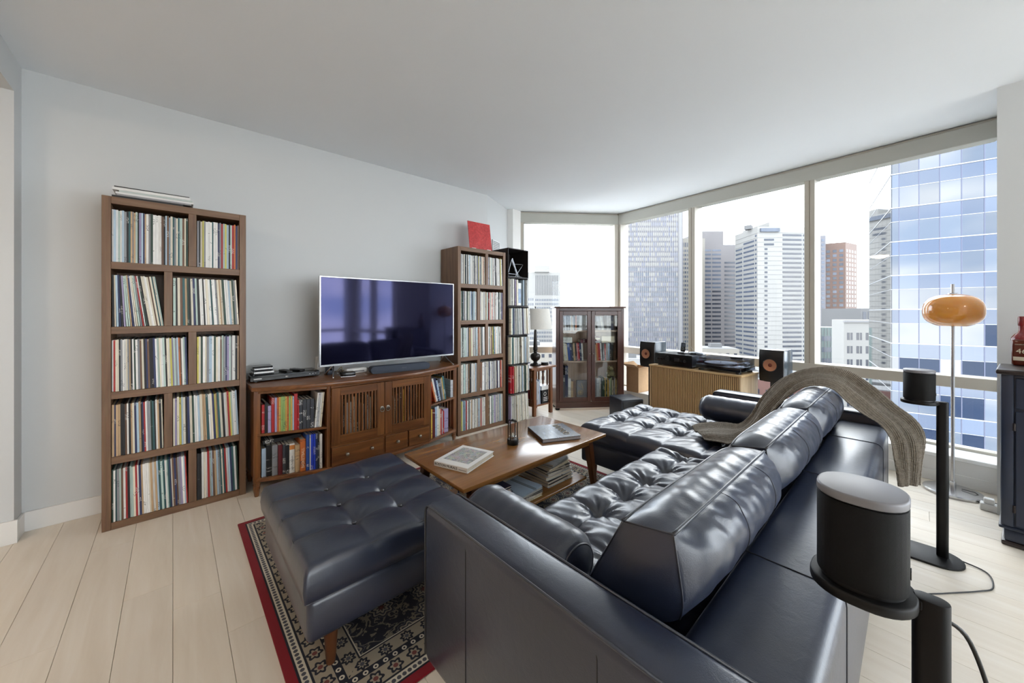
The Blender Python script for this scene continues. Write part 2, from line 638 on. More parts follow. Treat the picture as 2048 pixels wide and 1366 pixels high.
f.boxes(0, mid, plain('window_lavender_glass', (84, 86, 98), 0.3, var=0.1, vs=0.3), 'grey_windows', 0.1)
f.boxes(0, dark, W_MID, 'dark_windows', 0.1)
f.boxes(0, fins, F_PALE, 'fins', 0.35)
f.boxes(0, [(0.5, ln - 0.5, -37 + j * fl, -36.4 + j * fl) for j in range(43)], F_LAV, 'floor_bands', 0.2)
f.boxes(0, [(ln - 3.4, ln - 1.0, GZ, 129)], F_PALE, 'corner_pier', 0.5, None)

# sandy tower peeping out behind it
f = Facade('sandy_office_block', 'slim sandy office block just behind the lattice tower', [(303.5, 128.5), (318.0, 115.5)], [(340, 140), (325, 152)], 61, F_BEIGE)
ln = f.M(0)[1]
f.boxes(0, [(0.8 + i * 2.1, 2.1 + i * 2.1, -34 + j * 3.5, -32.2 + j * 3.5) for i in range(8) for j in range(25)], W_MID, 'windows', 0.1)
f.boxes(0, [(0.8 + i * 2.1, 2.2 + i * 2.1, 54, 57.5) for i in range(8)], W_DARK, 'top_windows', 0.1)

# stepped stone tower
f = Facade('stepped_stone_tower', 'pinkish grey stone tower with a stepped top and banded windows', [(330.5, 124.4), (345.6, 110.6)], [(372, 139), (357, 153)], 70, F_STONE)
ln = f.M(0)[1]
rows = [-38 + j * 3.5 for j in range(27)]
f.boxes(0, [(2.4, 9.8, z, z + 1.5) for z in rows] + [(10.8, 18.2, z, z + 1.5) for z in rows], W_MID, 'windows', 0.1)
f.boxes(0, [(2.4, 9.8, z, z + 1.5) for z in rows[:14]] + [(10.8, 18.2, z, z + 1.5) for z in rows[:17]], W_DARK, 'dark_windows', 0.16)
bm = prism(B(), [(15.1, -13.8), (33.0, -30.2), (60.0, -1.8), (41.6, 14.8)], 0, 58.5 - GZ)
obj('lower_wing', bm, F_STONE, f.root)
f.P = [Vector((15.1, -13.8)), Vector((33.0, -30.2))]
f.boxes(0, [(0.8, 11.5, z, z + 1.5) for z in rows[:24]] + [(12.5, 22, z, z + 1.5) for z in rows[:24]], W_DARK, 'wing_windows', 0.1)

# white hotel with an angled left wing
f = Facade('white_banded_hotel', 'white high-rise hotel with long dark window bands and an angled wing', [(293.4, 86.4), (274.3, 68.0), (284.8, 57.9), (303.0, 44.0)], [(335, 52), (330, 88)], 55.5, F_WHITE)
l0, l1, l2 = f.M(0)[1], f.M(1)[1], f.M(2)[1]
rows = [-36 + j * 2.95 for j in range(30)]
f.boxes(0, [(1.0, l0 * 0.34, z, z + 1.25) for z in rows[:28]] + [(l0 * 0.40, l0 * 0.86, z, z + 1.25) for z in rows[:29]] + [(l0 * 0.90, l0 * 0.96, z, z + 1.25) for z in rows], W_MID, 'wing_windows', 0.12)
f.boxes(1, [(l1 * 0.30, l1 * 0.42, z, z + 1.25) for z in rows[:27]] + [(l1 * 0.28, l1 * 0.70, z, z + 1.3) for z in rows[27:29]], W_DARK, 'shaft_windows', 0.12)
f.boxes(2, [(1.2, l2 * 0.62, z, z + 1.35) for z in rows] + [(l2 * 0.66, l2 * 0.95, z, z + 1.35) for z in rows], W_DARK, 'window_bands', 0.12)
for k, ll in ((0, l0), (1, l1), (2, l2)):
    f.boxes(k, [(0, ll, z + 2.05, z + 2.15) for z in rows], F_PALE, 'panel_joints', 0.14)
f.boxes(1, [(l1 * 0.1, l1 * 0.9, 52.2, 54.4)], W_MID, 'roof_lounge', 1.2, None)
obj('roof_plant', prism(B(), [(-8, -22), (2, -30), (20, -12), (10, -2)], f.z, f.z + 4.2), F_WHITE, f.root)
obj('roof_unit', bx(B(), -16, -12, -14, -10, f.z, f.z + 2.6), F_GREY, f.root)
obj('antenna', lathe(B(), [(0.12, f.z + 4), (0.05, f.z + 12), (0, f.z + 12.1)], 6, (3, -20, 0)), F_GREY, f.root)

# brick tower and the grey slab beside it
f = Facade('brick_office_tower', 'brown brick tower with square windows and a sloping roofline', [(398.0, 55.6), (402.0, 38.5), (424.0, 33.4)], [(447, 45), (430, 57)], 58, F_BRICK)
l0, l1 = f.M(0)[1], f.M(1)[1]
sq, sq2 = [], []
for j in range(24):
    z = -35 + j * 3.7
    for i in range(4):
        (sq2 if (i * 7 + j * 5) % 4 == 0 else sq).append((1.5 + i * 4.1, 3.9 + i * 4.1, z, z + 2.2))
f.boxes(0, sq, W_DARK, 'dark_windows', 0.1)
f.boxes(0, sq2, W_MID, 'grey_windows', 0.1)
f.boxes(1, [(1.5 + i * 5.2, 4.3 + i * 5.2, -35 + j * 3.7, -32.8 + j * 3.7) for i in range(4) for j in range(17)], W_DARK, 'side_windows', 0.1)
f.boxes(1, [(1.5 + i * 5.2, 4.3 + i * 5.2, -35 + j * 3.7, -32.8 + j * 3.7) for i in range(4) for j in range(17, 24)], W_LITE, 'bright_side_windows', 0.1)
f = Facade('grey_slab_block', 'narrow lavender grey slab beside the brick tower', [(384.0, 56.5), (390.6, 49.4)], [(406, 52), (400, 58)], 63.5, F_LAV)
f.boxes(0, [(3.6 + 2.9 * i, 5.6 + 2.9 * i, -35 + j * 3.6, -33 + j * 3.6) for i in range(2) for j in range(27)], W_MID, 'windows', 0.1)

# near mid-rise blocks
f = Facade('white_corner_block', 'white mid-rise block with paired windows below the brick tower', [(128.4, 12.6), (134.2, 5.4)], [(142, 8), (137, 16)], -0.8, F_WHITE)
rects = [(0.7 + i * 2.15, 2.0 + i * 2.15, -37 + j * 3.45, -35.1 + j * 3.45) for i in range(4) for j in range(10)]
f.boxes(0, rects, W_DARK, 'windows', 0.02)
f.boxes(0, [((a + b) / 2 - 0.07, (a + b) / 2 + 0.07, c, d) for a, b, c, d in rects], F_WHITE, 'window_bars', 0.08)
f.boxes(0, [(-0.1, 9.4, -1.4, -0.8)], F_PALE, 'cornice', 0.3, None)
f = Facade('grey_mansard_block', 'grey block with a sloping roof behind the white corner block', [(178.0, 13.0), (183.0, 7.5)], [(200, 20), (195, 26)], 2.6, F_GREY)
f.boxes(0, [(0.6 + i * 1.7, 1.7 + i * 1.7, -1.4, 1.4) for i in range(4)], W_DARK, 'windows', 0.05)
f = Facade('green_glass_block', 'pale green glass office block next to the white corner block', [(142.0, 19.2), (147.6, 13.9)], [(153, 19), (148, 24)], -3.3, F_GREEN)
f.boxes(0, [(0.3, 7.4, -37 + j * 3.3, -35.6 + j * 3.3) for j in range(10)], W_MID, 'window_bands', 0.05)
f.boxes(0, [(0.3 + i * 0.9, 0.38 + i * 0.9, GZ, -3.4) for i in range(9)], F_PALE, 'mullions', 0.09)

# hazy towers in the back window
f = Facade('pale_stepped_tower', 'pale stepped skyscraper seen beside the table lamp shade', [(212.0, 212.6), (216.0, 208.5), (231.5, 194.7)], [(260, 220), (240, 240)], 33.5, F_WHITE)
l1 = f.M(1)[1]
f.boxes(1, [(0.6 + i * 1.35, 1.3 + i * 1.35, -36 + j * 3.3, -34.3 + j * 3.3) for i in range(int((l1 - 1) / 1.35)) for j in range(15)], W_MID, 'windows', 0.06)
f.boxes(1, [(0.6 + i * 1.35, 1.3 + i * 1.35, 15, 31) for i in range(int((l1 - 1) / 1.35))], F_GREY, 'fins', 0.2)
obj('crown', prism(B(), [(2, -6), (11, -14), (30, 6), (20, 14)], f.z, f.z + 5), F_WHITE, f.root)
f = Facade('pale_slim_tower', 'slim pale tower at the left edge of the back window', [(170.0, 176.0), (176.5, 170.3)], [(195, 190), (188, 197)], 14, F_WHITE)
f.boxes(0, [(0.5 + i * 1.3, 1.2 + i * 1.3, -36 + j * 3.2, -34.4 + j * 3.2) for i in range(6) for j in range(15)], W_MID, 'windows', 0.06)

# low roofs down in the streets
def low(name, label, cx, cy, sx, sy, ztop, m, ang, win=True, wm=None):
    r = thing(name, label, 'building', (cx, cy, GZ), ang)
    h = ztop - GZ
    obj('walls', bx(B(), -sx, sx, -sy, sy, 0, h), m, r)
    obj('roof', bx(B(), -sx + 0.5, sx - 0.5, -sy + 0.5, sy - 0.5, h, h + 0.3), F_ROOF, r)
    obj('roof_unit', bx(B(), -sx * 0.4, sx * 0.1, -sy * 0.3, sy * 0.3, h + 0.3, h + 2.3), F_GREY, r)
    if win:
        bm = B()
        nx, nz = max(2, int(sx * 2 / 3.2)), max(1, int(h / 3.6))
        for j in range(nz):
            for i in range(nx):
                x = -sx + (i + 0.5) * 2 * sx / nx
                bx(bm, x - 0.7, x + 0.7, -sy - 0.08, sy + 0.08, 1.2 + j * 3.6, 2.9 + j * 3.6)
            ny = max(2, int(sy * 2 / 3.2))
            for i in range(ny):
                y = -sy + (i + 0.5) * 2 * sy / ny
                bx(bm, -sx - 0.08, sx + 0.08, y - 0.7, y + 0.7, 1.2 + j * 3.6, 2.9 + j * 3.6)
        obj('windows', bm, wm or W_DARK, r, kind='stuff')
    return r
low('red_brick_row', 'long low red brick building far below, under the right loudspeaker', 160.0, 38.0, 5, 13, -23, F_RED, R(12))
low('flat_roof_block', 'low white flat-roofed block in front of the red brick row', 118.0, 22.0, 8, 9, -30, F_WHITE, R(8))
low('flat_roof_block', 'low pale block with roof plant, left of the brick row', 128.0, 40.0, 9, 7, -28, F_PALE, R(20))
low('sandstone_hall', 'sandstone low-rise with tall windows below the stepped tower', 205.0, 70.0, 7, 9, -17, F_BEIGE, R(40))
low('flat_roof_block', 'grey low-rise roof below the lattice tower', 175.0, 98.0, 12, 12, -24, F_PALE, R(30))
low('flat_roof_block', 'white low-rise roof seen just above the cardboard box', 150.0, 86.0, 8, 8, -19, F_WHITE, R(35))
low('flat_roof_block', 'beige arcaded block below the back window rail', 140.0, 134.0, 14, 14, -16, F_BEIGE, R(-40))
low('flat_roof_block', 'long grey block below the green glass building', 112.0, 13.0, 7, 6, -24, F_GREY, R(14))
low('flat_roof_block', 'dark brick block at the foot of the glass tower', 92.0, 17.0, 6, 5, -33, F_BRICK, R(4))
low('flat_roof_block', 'far grey block between the brick row and the hotel', 215.0, 45.0, 14, 10, -27, F_GREY, R(30))
low('flat_roof_block', 'far white block left of the sandstone hall', 230.0, 88.0, 10, 12, -24, F_WHITE, R(40))

# mirrored glass tower, right bay
def tower_glass(name, rgb, rough):
    m, t, b = new_mat(name)
    oi = t.nodes.new('ShaderNodeObjectInfo')
    c = lin(rgb)
    L(t, ramp(t, oi.outputs['Random'], [(0, tuple(x * 0.85 for x in c[:3])), (1, tuple(min(1, x * 1.12) for x in c[:3]))]), b.inputs['Base Color'])
    b.inputs['Metallic'].default_value = 1.0
    b.inputs['Roughness'].default_value = rough
    v = coords(t, (1, 1, 1))
    n = N(t, 'TexNoise', Scale=0.16, Detail=0.0)
    L(t, v, n.inputs['Vector'])
    return m
TG1 = tower_glass('tower_vision_glass', (89, 91, 95), 0.03)
TG2 = tower_glass('tower_spandrel_glass', (80, 85, 95), 0.12)
TG3 = tower_glass('tower_clear_glass', (38, 44, 56), 0.06)
TALU = plain('tower_aluminium', (118, 120, 124), 0.35, var=0.02)
TMUL = plain('tower_mullion', (56, 60, 80), 0.35, var=0.02)
fa = R(99.3)
tw = thing('glass_office_tower', 'mirrored blue glass curtain-wall tower filling the right window bay', 'building', (61.5, 1.9, GZ), fa + PI)
# local x runs along the front towards the right of the photo, local y away from the street
obj('core', bx(B(), 0.12, 30, 0.12, 20.0, 0, 90), TG2, tw)
xs = [0.0, 0.61] + [0.61 + 1.56 * k for k in range(1, 12)]
zs = []
z = 17.2 + 3.9 * 3
while z > GZ + 4:
    zs.append(z)
    z -= 3.9
random.seed(5)
for i in range(len(xs) - 1):
    for z in zs:
        lo, hi = z - 3.9 - GZ, z - 1.6 - GZ
        m = TG1
        if z < 2.0 and random.random() < 0.45:
            m = TG3
        box('spandrel_pane', xs[i] + 0.03, xs[i + 1] - 0.03, 0.0, 0.06, hi + 0.04, z - GZ - 0.04, TG2, tw, 0)
        box('vision_pane', xs[i] + 0.03, xs[i + 1] - 0.03, 0.0, 0.06, lo + 0.04, hi - 0.04, m, tw, 0)
bm = B()
for z in zs:
    bx(bm, -0.1, xs[-1], -0.10, 0.05, z - GZ - 0.055, z - GZ + 0.055)
    bx(bm, -0.05, xs[-1], -0.05, 0.05, z - 1.6 - GZ - 0.03, z - 1.6 - GZ + 0.03)
obj('transoms', bm, TALU, tw, kind='stuff')
bm = B()
for x in xs[1:]:
    bx(bm, x - 0.035, x + 0.035, -0.05, 0.05, 0, 75)
obj('mullions', bm, TMUL, tw, kind='stuff')
# flank running away from the street
ys = [0.0, 2.9, 5.9, 8.9, 11.9, 14.9, 17.9]
for i in range(len(ys) - 1):
    for z in zs:
        box('flank_pane', -0.06, 0.0, ys[i] + 0.02, ys[i + 1] - 0.02, z - 3.9 - GZ + 0.04, z - GZ - 0.04, TG1, tw, 0)
bm = B()
for z in zs:
    bx(bm, -0.10, 0.05, 0, 17.9, z - GZ - 0.05, z - GZ + 0.05)
    bx(bm, -0.08, 0.05, 0, 17.9, z - 1.6 - GZ - 0.025, z - 1.6 - GZ + 0.025)
obj('flank_transoms', bm, TALU, tw, kind='stuff')
# ------------------------------------------------------------------ furniture materials
WAL_H = wood('walnut_laminate_h', (92, 66, 46), (116, 86, 62), (132, 102, 76), 'x', 0.45)
WAL_V = wood('walnut_laminate_v', (92, 66, 46), (116, 86, 62), (132, 102, 76), 'z', 0.45)
WAL_D = wood('walnut_laminate_d', (92, 66, 46), (116, 86, 62), (132, 102, 76), 'y', 0.45)
MAH_H = wood('mahogany_h', (78, 44, 20), (114, 70, 36), (142, 92, 50), 'x', 0.3, coat=0.3)
MAH_V = wood('mahogany_v', (78, 44, 20), (114, 70, 36), (142, 92, 50), 'z', 0.3, coat=0.3)
MAH_D = wood('mahogany_d', (78, 44, 20), (114, 70, 36), (142, 92, 50), 'y', 0.3, coat=0.3)
DMAH_H = wood('dark_mahogany_h', (52, 28, 20), (76, 44, 34), (92, 56, 44), 'x', 0.35, coat=0.2)
DMAH_V = wood('dark_mahogany_v', (52, 28, 20), (76, 44, 34), (92, 56, 44), 'z', 0.35, coat=0.2)
OAK_H = wood('oak_h', (168, 132, 86), (194, 160, 112), (210, 182, 138), 'x', 0.45)
OAK_V = wood('oak_v', (150, 114, 72), (180, 144, 98), (200, 168, 122), 'z', 0.45)
OAK_D = wood('oak_d', (160, 130, 92), (188, 160, 120), (206, 182, 144), 'z', 0.45)
TEAK_H = wood('teak_table', (116, 76, 36), (138, 94, 48), (156, 110, 60), 'x', 0.26, 0.6, coat=0.6, bs=0.02)
TEAK_V = wood('teak_leg', (66, 38, 20), (86, 52, 28), (104, 64, 36), 'z', 0.35)
MISS_V = wood('mission_oak', (94, 56, 32), (122, 76, 46), (142, 92, 58), 'z', 0.4)
BLACKP = plain('black_plastic', (16, 16, 18), 0.38, var=0.1, bumps=0.03, bscale=900)
BLACKG = plain('black_gloss', (10, 10, 12), 0.12, var=0.1)
BLACKM = plain('black_metal', (14, 14, 15), 0.4, metal=0.3, var=0.1)
DARKBOX = plain('dark_crate_board', (38, 32, 32), 0.6, var=0.15, vs=9)
CHROME = plain('brushed_steel', (200, 200, 202), 0.25, metal=1.0, var=0.03)
PEWTER = plain('pewter_knob', (150, 142, 130), 0.3, metal=0.9, var=0.1)
WHITEP = plain('white_plastic', (228, 228, 226), 0.35, var=0.02)
PAPER = plain('page_edges', (214, 206, 190), 0.85, var=0.08, vs=60)
INK = plain('black_ink', (24, 24, 26), 0.6)
WHITEINK = plain('white_ink', (236, 234, 228), 0.6)

def print_mat(name, source, dens=0.60, sx=0.75):
    """card or cloth in the object's own colour with small print along the spine"""
    m, t, b = new_mat(name)
    if source == 'object':
        oi = t.nodes.new('ShaderNodeObjectInfo')
        col, rnd = oi.outputs['Color'], oi.outputs['Random']
    else:
        at = t.nodes.new('ShaderNodeAttribute')
        at.attribute_name = 'Col'
        col = at.outputs['Color']
        rnd = at.outputs['Alpha']
    tc = t.nodes.new('ShaderNodeTexCoord')
    cmb = t.nodes.new('ShaderNodeCombineXYZ')
    L(t, math_(t, 'MULTIPLY', rnd, 53.0), cmb.inputs[0])
    L(t, math_(t, 'MULTIPLY', rnd, 17.0), cmb.inputs[2])
    add = t.nodes.new('ShaderNodeVectorMath')
    add.operation = 'ADD'
    L(t, tc.outputs['Object'], add.inputs[0])
    L(t, cmb.outputs[0], add.inputs[1])
    mp = N(t, 'Mapping')
    mp.inputs['Scale'].default_value = (2.2, 0.0, 75.0) if source == 'object' else (160.0, 0.0, 240.0)
    L(t, add.outputs[0], mp.inputs['Vector'])
    n1 = N(t, 'TexNoise', Scale=1.0, Detail=1.0)
    L(t, mp.outputs[0], n1.inputs['Vector'])
    mp2 = N(t, 'Mapping')
    mp2.inputs['Scale'].default_value = (0.0, 0.0, 3.2) if source == 'object' else (3.0, 0.0, 11.0)
    L(t, add.outputs[0], mp2.inputs['Vector'])
    n2 = N(t, 'TexNoise', Scale=1.0, Detail=2.0)
    L(t, mp2.outputs[0], n2.inputs['Vector'])
    zone = math_(t, 'GREATER_THAN', n2.outputs['Fac'], dens)
    letters = math_(t, 'GREATER_THAN', n1.outputs['Fac'], 0.54)
    fac = math_(t, 'MULTIPLY', math_(t, 'MULTIPLY', zone, letters), sx)
    # dark print on light stock, light print on dark stock
    bw = t.nodes.new('ShaderNodeRGBToBW')
    L(t, col, bw.inputs[0])
    ink = ramp(t, bw.outputs[0], [(0.0, (0.7, 0.68, 0.64)), (0.18, (0.03, 0.03, 0.04))], True)
    tone = ramp(t, n2.outputs['Fac'], [(0.3, (0.9, 0.9, 0.9)), (0.7, (1.04, 1.04, 1.04))])
    base = mixc(t, 1.0, col, tone, 'MULTIPLY')
    L(t, mixc(t, fac, base, ink), b.inputs['Base Color'])
    b.inputs['Roughness'].default_value = 0.5
    return m
SLEEVE = print_mat('record_sleeve_card', 'object')
SLEEVES = print_mat('record_sleeve_card_far', 'attr')
BOOKC = print_mat('book_cloth', 'object', 0.56, 0.85)

RP = [('white', (240, 239, 235), 24), ('cream', (228, 220, 200), 13), ('black', (22, 22, 26), 12), ('pale green', (186, 206, 198), 8), ('light blue', (176, 198, 214), 7), ('grey', (140, 142, 146), 9),
      ('red', (168, 44, 42), 4), ('brown', (112, 82, 62), 6), ('dark blue', (44, 52, 92), 5), ('teal', (48, 92, 96), 4), ('tan', (190, 160, 124), 6), ('orange', (196, 112, 58), 2), ('yellow', (206, 196, 96), 2), ('dark green', (40, 66, 54), 4), ('lilac', (156, 146, 178), 3)]
RW = [w_ for _, _, w_ in RP]
ORD = ['zeroth', 'first', 'second', 'third', 'fourth', 'fifth', 'sixth', 'seventh', 'eighth', 'ninth', 'tenth', 'eleventh', 'twelfth', 'thirteenth', 'fourteenth', 'fifteenth', 'sixteenth', 'seventeenth', 'eighteenth', 'nineteenth']
TENS = {2: 'twent', 3: 'thirt', 4: 'fort', 5: 'fift'}
def ordw(n):
    if n < 20:
        return ORD[n]
    t_, u_ = divmod(n, 10)
    return TENS[t_] + ('ieth' if u_ == 0 else 'y-' + ORD[u_])

# ------------------------------------------------------------------ record shelves
SW, SD, SH, ST = 0.695, 0.33, 1.99, 0.043
CH = (SH - 6 * ST) / 5
def record_shelf(label, loc, W):
    r = thing('record_shelf', label, 'shelf', loc, 0, 'tall walnut record shelves')
    box('side_panel', 0, 0.038, 0, SD, 0, SH, WAL_V, r, 0.0015)
    box('side_panel', W - 0.038, W, 0, SD, 0, SH, WAL_V, r, 0.0015)
    box('back_panel', 0.038, W - 0.038, SD - 0.008, SD, 0.02, SH - 0.02, WAL_V, r, 0)
    cells = []
    for j in range(6):
        z0 = j * (CH + ST)
        box('top_panel' if j == 5 else ('bottom_panel' if j == 0 else 'shelf'), 0.038, W - 0.038, 0.001, SD - 0.008, z0, z0 + ST, WAL_H, r, 0.0015)
    k = W / SW
    for row in range(5):                      # from the top
        z0 = (4 - row) * (CH + ST) + ST
        a, b = (0.385 * k, 0.426 * k) if row % 2 == 0 else (0.268 * k, 0.308 * k)
        box('divider', a, b, 0.002, SD - 0.008, z0, z0 + CH, WAL_V, r, 0.0015)
        cells.append((0.039, a - 0.001, z0))
        cells.append((b + 0.001, W - 0.039, z0))
    return r, cells

sleeve_me = shared('record_sleeve', bx(B(), 0, 1, 0, 1, 0, 1), SLEEVE)
def pick(rng):
    return rng.choices(RP, RW)[0]

def layout(x0, x1, n, rng, lean=0.0):
    """positions along a cell: (x, thickness, tilt about y); sleeves lean one way and never cross"""
    h = 0.312
    ths = [rng.uniform(0.75, 1.35) for _ in range(n)]
    tilts = [lean * min(1.0, (i + 0.5) / (n * 0.6)) for i in range(n)]
    extra = h * abs(math.sin(tilts[-1])) if lean else 0.0
    room = (x1 - x0) - extra - 0.004
    s = room / sum(ths)
    out, x, prev = [], x0 + 0.002, 0.0
    for t_, a in zip(ths, tilts):
        x += h * (math.sin(abs(a)) - math.sin(abs(prev)))
        prev = a
        out.append((x, t_ * s, -abs(a)))
        x += t_ * s / math.cos(a) + 0.00002
    return out

s1, cells = record_shelf('tall walnut shelf of records nearest the doorway, flat sleeves on top', (-0.31, 3.235, 0.0), SW)
rng = random.Random(21)
counts = [41, 23, 28, 33, 42, 23, 27, 33, 40, 22]
leans = [0, 0, 7.5, 3.0, 1.5, 0, 1.2, 2.5, 2.0, 2.2]
rowname = ['top', 'second', 'middle', 'fourth', 'bottom']
for ci, (x0, x1, z0) in enumerate(cells):
    lay = layout(x0, x1, counts[ci], rng, R(leans[ci]))
    side = 'left' if ci % 2 == 0 else 'right'
    for k, (x, th, a) in enumerate(lay):
        nm, rgb, _ = pick(rng)
        h = rng.uniform(0.306, 0.314)
        o = put('record_sleeve', sleeve_me, None, (-0.31 + x, 3.235 + rng.uniform(0.004, 0.014), z0 + 0.0006 + th * math.sin(abs(a))), (0, a, 0), (th * 0.97, rng.uniform(0.300, 0.308), h))
        c = lin(rgb)
        j = rng.uniform(0.85, 1.12)
        o.color = (min(1, c[0] * j), min(1, c[1] * j), min(1, c[2] * j), 1)
        tag(o, '%s record sleeve, %s from left in %s row, %s cell of doorway shelf' % (nm, ordw(k + 1), rowname[ci // 2], side), 'record', 'records in the doorway shelf')

# flat sleeves on top of that shelf
rng = random.Random(4)
flat = [('black', (26, 26, 28), -0.27, 0.05, 0.012, 'lowest'), ('grey', (150, 150, 152), -0.25, 0.09, 0.010, 'second'), ('white', (226, 226, 224), -0.255, 0.10, 0.012, 'third'), ('pale green', (190, 200, 196), -0.24, 0.095, 0.009, 'fourth'), ('white', (232, 232, 230), -0.268, 0.085, 0.016, 'fifth'), ('black', (30, 30, 34), -0.26, 0.08, 0.006, 'topmost')]
z = SH + 0.0005
for i, (nm, rgb, a, b, th, pos) in enumerate(flat):
    o = put('flat_record_sleeve', sleeve_me, None, (a, 3.245, z), (0, 0, rng.uniform(-0.03, 0.03)), (b - a, 0.26, th))
    o.color = lin(rgb)
    tag(o, '%s sleeve lying flat, %s of the pile on top of the doorway shelf' % (nm, pos), 'record', 'flat sleeves on the doorway shelf')
    z += th + 0.0006

s2, cells2 = record_shelf('tall walnut shelf of records between the television and the dark crates', (2.19, 3.225, 0.0), 0.665)
FAR = []                                       # (matrix, rgb) of the sleeves past the first three hundred
rng = random.Random(8)
far_counts = [34, 20, 24, 29, 34, 20, 23, 28, 30, 18]
for ci, (x0, x1, z0) in enumerate(cells2):
    for k, (x, th, a) in enumerate(layout(x0, x1, far_counts[ci], rng, R(rng.choice([0, 0.8, 2.0, 1.2])))):
        nm, rgb, _ = pick(rng)
        if rng.random() < 0.25:
            rgb = (206, 204, 198)
        FAR.append((Matrix.Translation((2.19 + x, 3.225 + rng.uniform(0.004, 0.014), z0 + 0.0006 + th * math.sin(abs(a)))) @ Matrix.Rotation(a, 4, 'Y') @ Matrix.Diagonal((th * 0.97, 0.30, rng.uniform(0.306, 0.314), 1)), rgb))

# ------------------------------------------------------------------ crates
CW, CHT, CD, CT = 0.335, 0.34, 0.33, 0.009
crate_names = ['empty top crate holding wire sleeve stands', 'second crate from the top with a framed card', 'third crate from the top, packed with pale sleeves', 'fourth crate from the top, packed with pale sleeves', 'fifth crate from the top with one red sleeve', 'bottom crate of the dark stack']
crate0 = None
for k in range(6):
    lab = 'dark wooden record crate, ' + crate_names[k]
    z = (5 - k) * (CHT + 0.002)
    jog = [0.006, 0.0, 0.012, -0.004, 0.004, 0.0][k]
    if crate0 is None:
        r = thing('record_crate', lab, 'crate', (2.868 + jog, 3.205, z), 0, 'dark record crates')
        box('side_panel', 0, CT, 0, CD, 0, CHT, DARKBOX, r, 0.001)
        box('side_panel', CW - CT, CW, 0, CD, 0, CHT, DARKBOX, r, 0.001)
        box('top_panel', CT, CW - CT, 0, CD, CHT - CT, CHT, DARKBOX, r, 0.001)
        box('bottom_panel', CT, CW - CT, 0, CD, 0, CT, DARKBOX, r, 0.001)
        box('back_panel', CT, CW - CT, CD - 0.006, CD, CT, CHT - CT, DARKBOX, r, 0.0)
        crate0 = r
    else:
        r = copy_tree(crate0)
        r['label'] = lab
        r.location = (2.868 + jog, 3.205, z)
    if k == 0:
        # wire stands for sleeves
        WIRE = plain('grey_wire', (150, 152, 156), 0.3, metal=0.8)
        ws = thing('wire_stand', 'folding zigzag wire stand inside the top dark crate', 'stand', (2.868 + jog, 3.205, z + CT))
        for q in range(4):
            dx = 0.055 + q * 0.022
            yy = 0.04 + q * 0.03
            bm = tube(B(), [(dx - 0.03, yy, 0.003), (dx + 0.045, yy, 0.215), (dx + 0.05, yy, 0.22), (dx + 0.055, yy, 0.215), (dx + 0.15, yy, 0.003)], 0.0028, 6)
            obj('hoop', bm, WIRE, ws)
        obj('arm', tube(B(), [(0.155, 0.05, 0.003), (0.155 + 0.005, 0.05, 0.006), (0.30, 0.06, 0.16), (0.30, 0.07, 0.165), (0.16, 0.09, 0.16), (0.155, 0.09, 0.155), (0.24, 0.05, 0.003)], 0.0028, 6), WIRE, ws)
        obj('foot_bar', tube(B(), [(0.03, 0.03, 0.003), (0.25, 0.03, 0.003), (0.25, 0.15, 0.003), (0.03, 0.15, 0.003)], 0.0028, 6, True), WIRE, ws)
        obj('cross_bar', tube(B(), [(0.04, 0.05, 0.035), (0.2, 0.05, 0.035)], 0.0028, 6), WIRE, ws)
    else:
        x0, x1 = 2.868 + jog + CT + 0.002, 2.868 + jog + CW - CT - 0.002
        n = 26
        gap = {1: (0.50, 0.72), 3: None}.get(k)
        for q, (x, th, a) in enumerate(layout(x0, x1, n, rng, R([0, 0.5, 2.0, 1.5, 1.0, 4.0][k]))):
            fr = (x - x0) / (x1 - x0)
            if gap and gap[0] < fr < gap[1]:
                continue
            rgb = pick(rng)[1] if rng.random() < 0.35 else rng.choice([(216, 214, 206), (196, 196, 190), (180, 186, 186), (222, 214, 196)])
            if k == 4 and q < 4:
                rgb = (176, 30, 44)
            FAR.append((Matrix.Translation((x, 3.205 - rng.uniform(0.004, 0.028) - 0.02 * (k > 1), z + CT + 0.0006 + th * math.sin(abs(a)))) @ Matrix.Rotation(a, 4, 'Y') @ Matrix.Diagonal((th * 0.97, 0.305, rng.uniform(0.304, 0.312), 1)), rgb))
        if k == 1:
            cd = thing('framed_card', 'small grey framed card standing among the sleeves in the second crate', 'card', (2.868 + jog + 0.175, 3.215, z + CT + 0.001))
            box('frame', 0, 0.055, 0, 0.01, 0, 0.27, WHITEP, cd, 0.001)
            box('picture', 0.006, 0.049, -0.001, 0.0, 0.03, 0.2, plain('card_print', (150, 170, 196), 0.5, var=0.3, vs=20), cd, 0)

def far_records():
    V, Fc, C = [], [], []
    cube = [(0, 0, 0), (1, 0, 0), (1, 1, 0), (0, 1, 0), (0, 0, 1), (1, 0, 1), (1, 1, 1), (0, 1, 1)]
    fc = [(3, 2, 1, 0), (4, 5, 6, 7), (0, 1, 5, 4), (1, 2, 6, 5), (2, 3, 7, 6), (3, 0, 4, 7)]
    rr = random.Random(2)
    for Mx, rgb in FAR:
        b0 = len(V)
        V += [tuple(Mx @ Vector(p)) for p in cube]
        Fc += [tuple(b0 + i for i in f_) for f_ in fc]
        c = lin(rgb)
        j = rr.uniform(0.85, 1.1)
        C += [(min(1, c[0] * j), min(1, c[1] * j), min(1, c[2] * j), rr.random())] * 24
    o = obj('record_sleeves', (V, Fc), SLEEVES, kind='stuff')
    ca = o.data.color_attributes.new('Col', 'FLOAT_COLOR', 'CORNER')
    ca.data.foreach_set('color', [x for c in C for x in c])
    tag(o, 'hundreds of thin record sleeves in the far walnut shelf and the dark crates', 'records')
far_records()

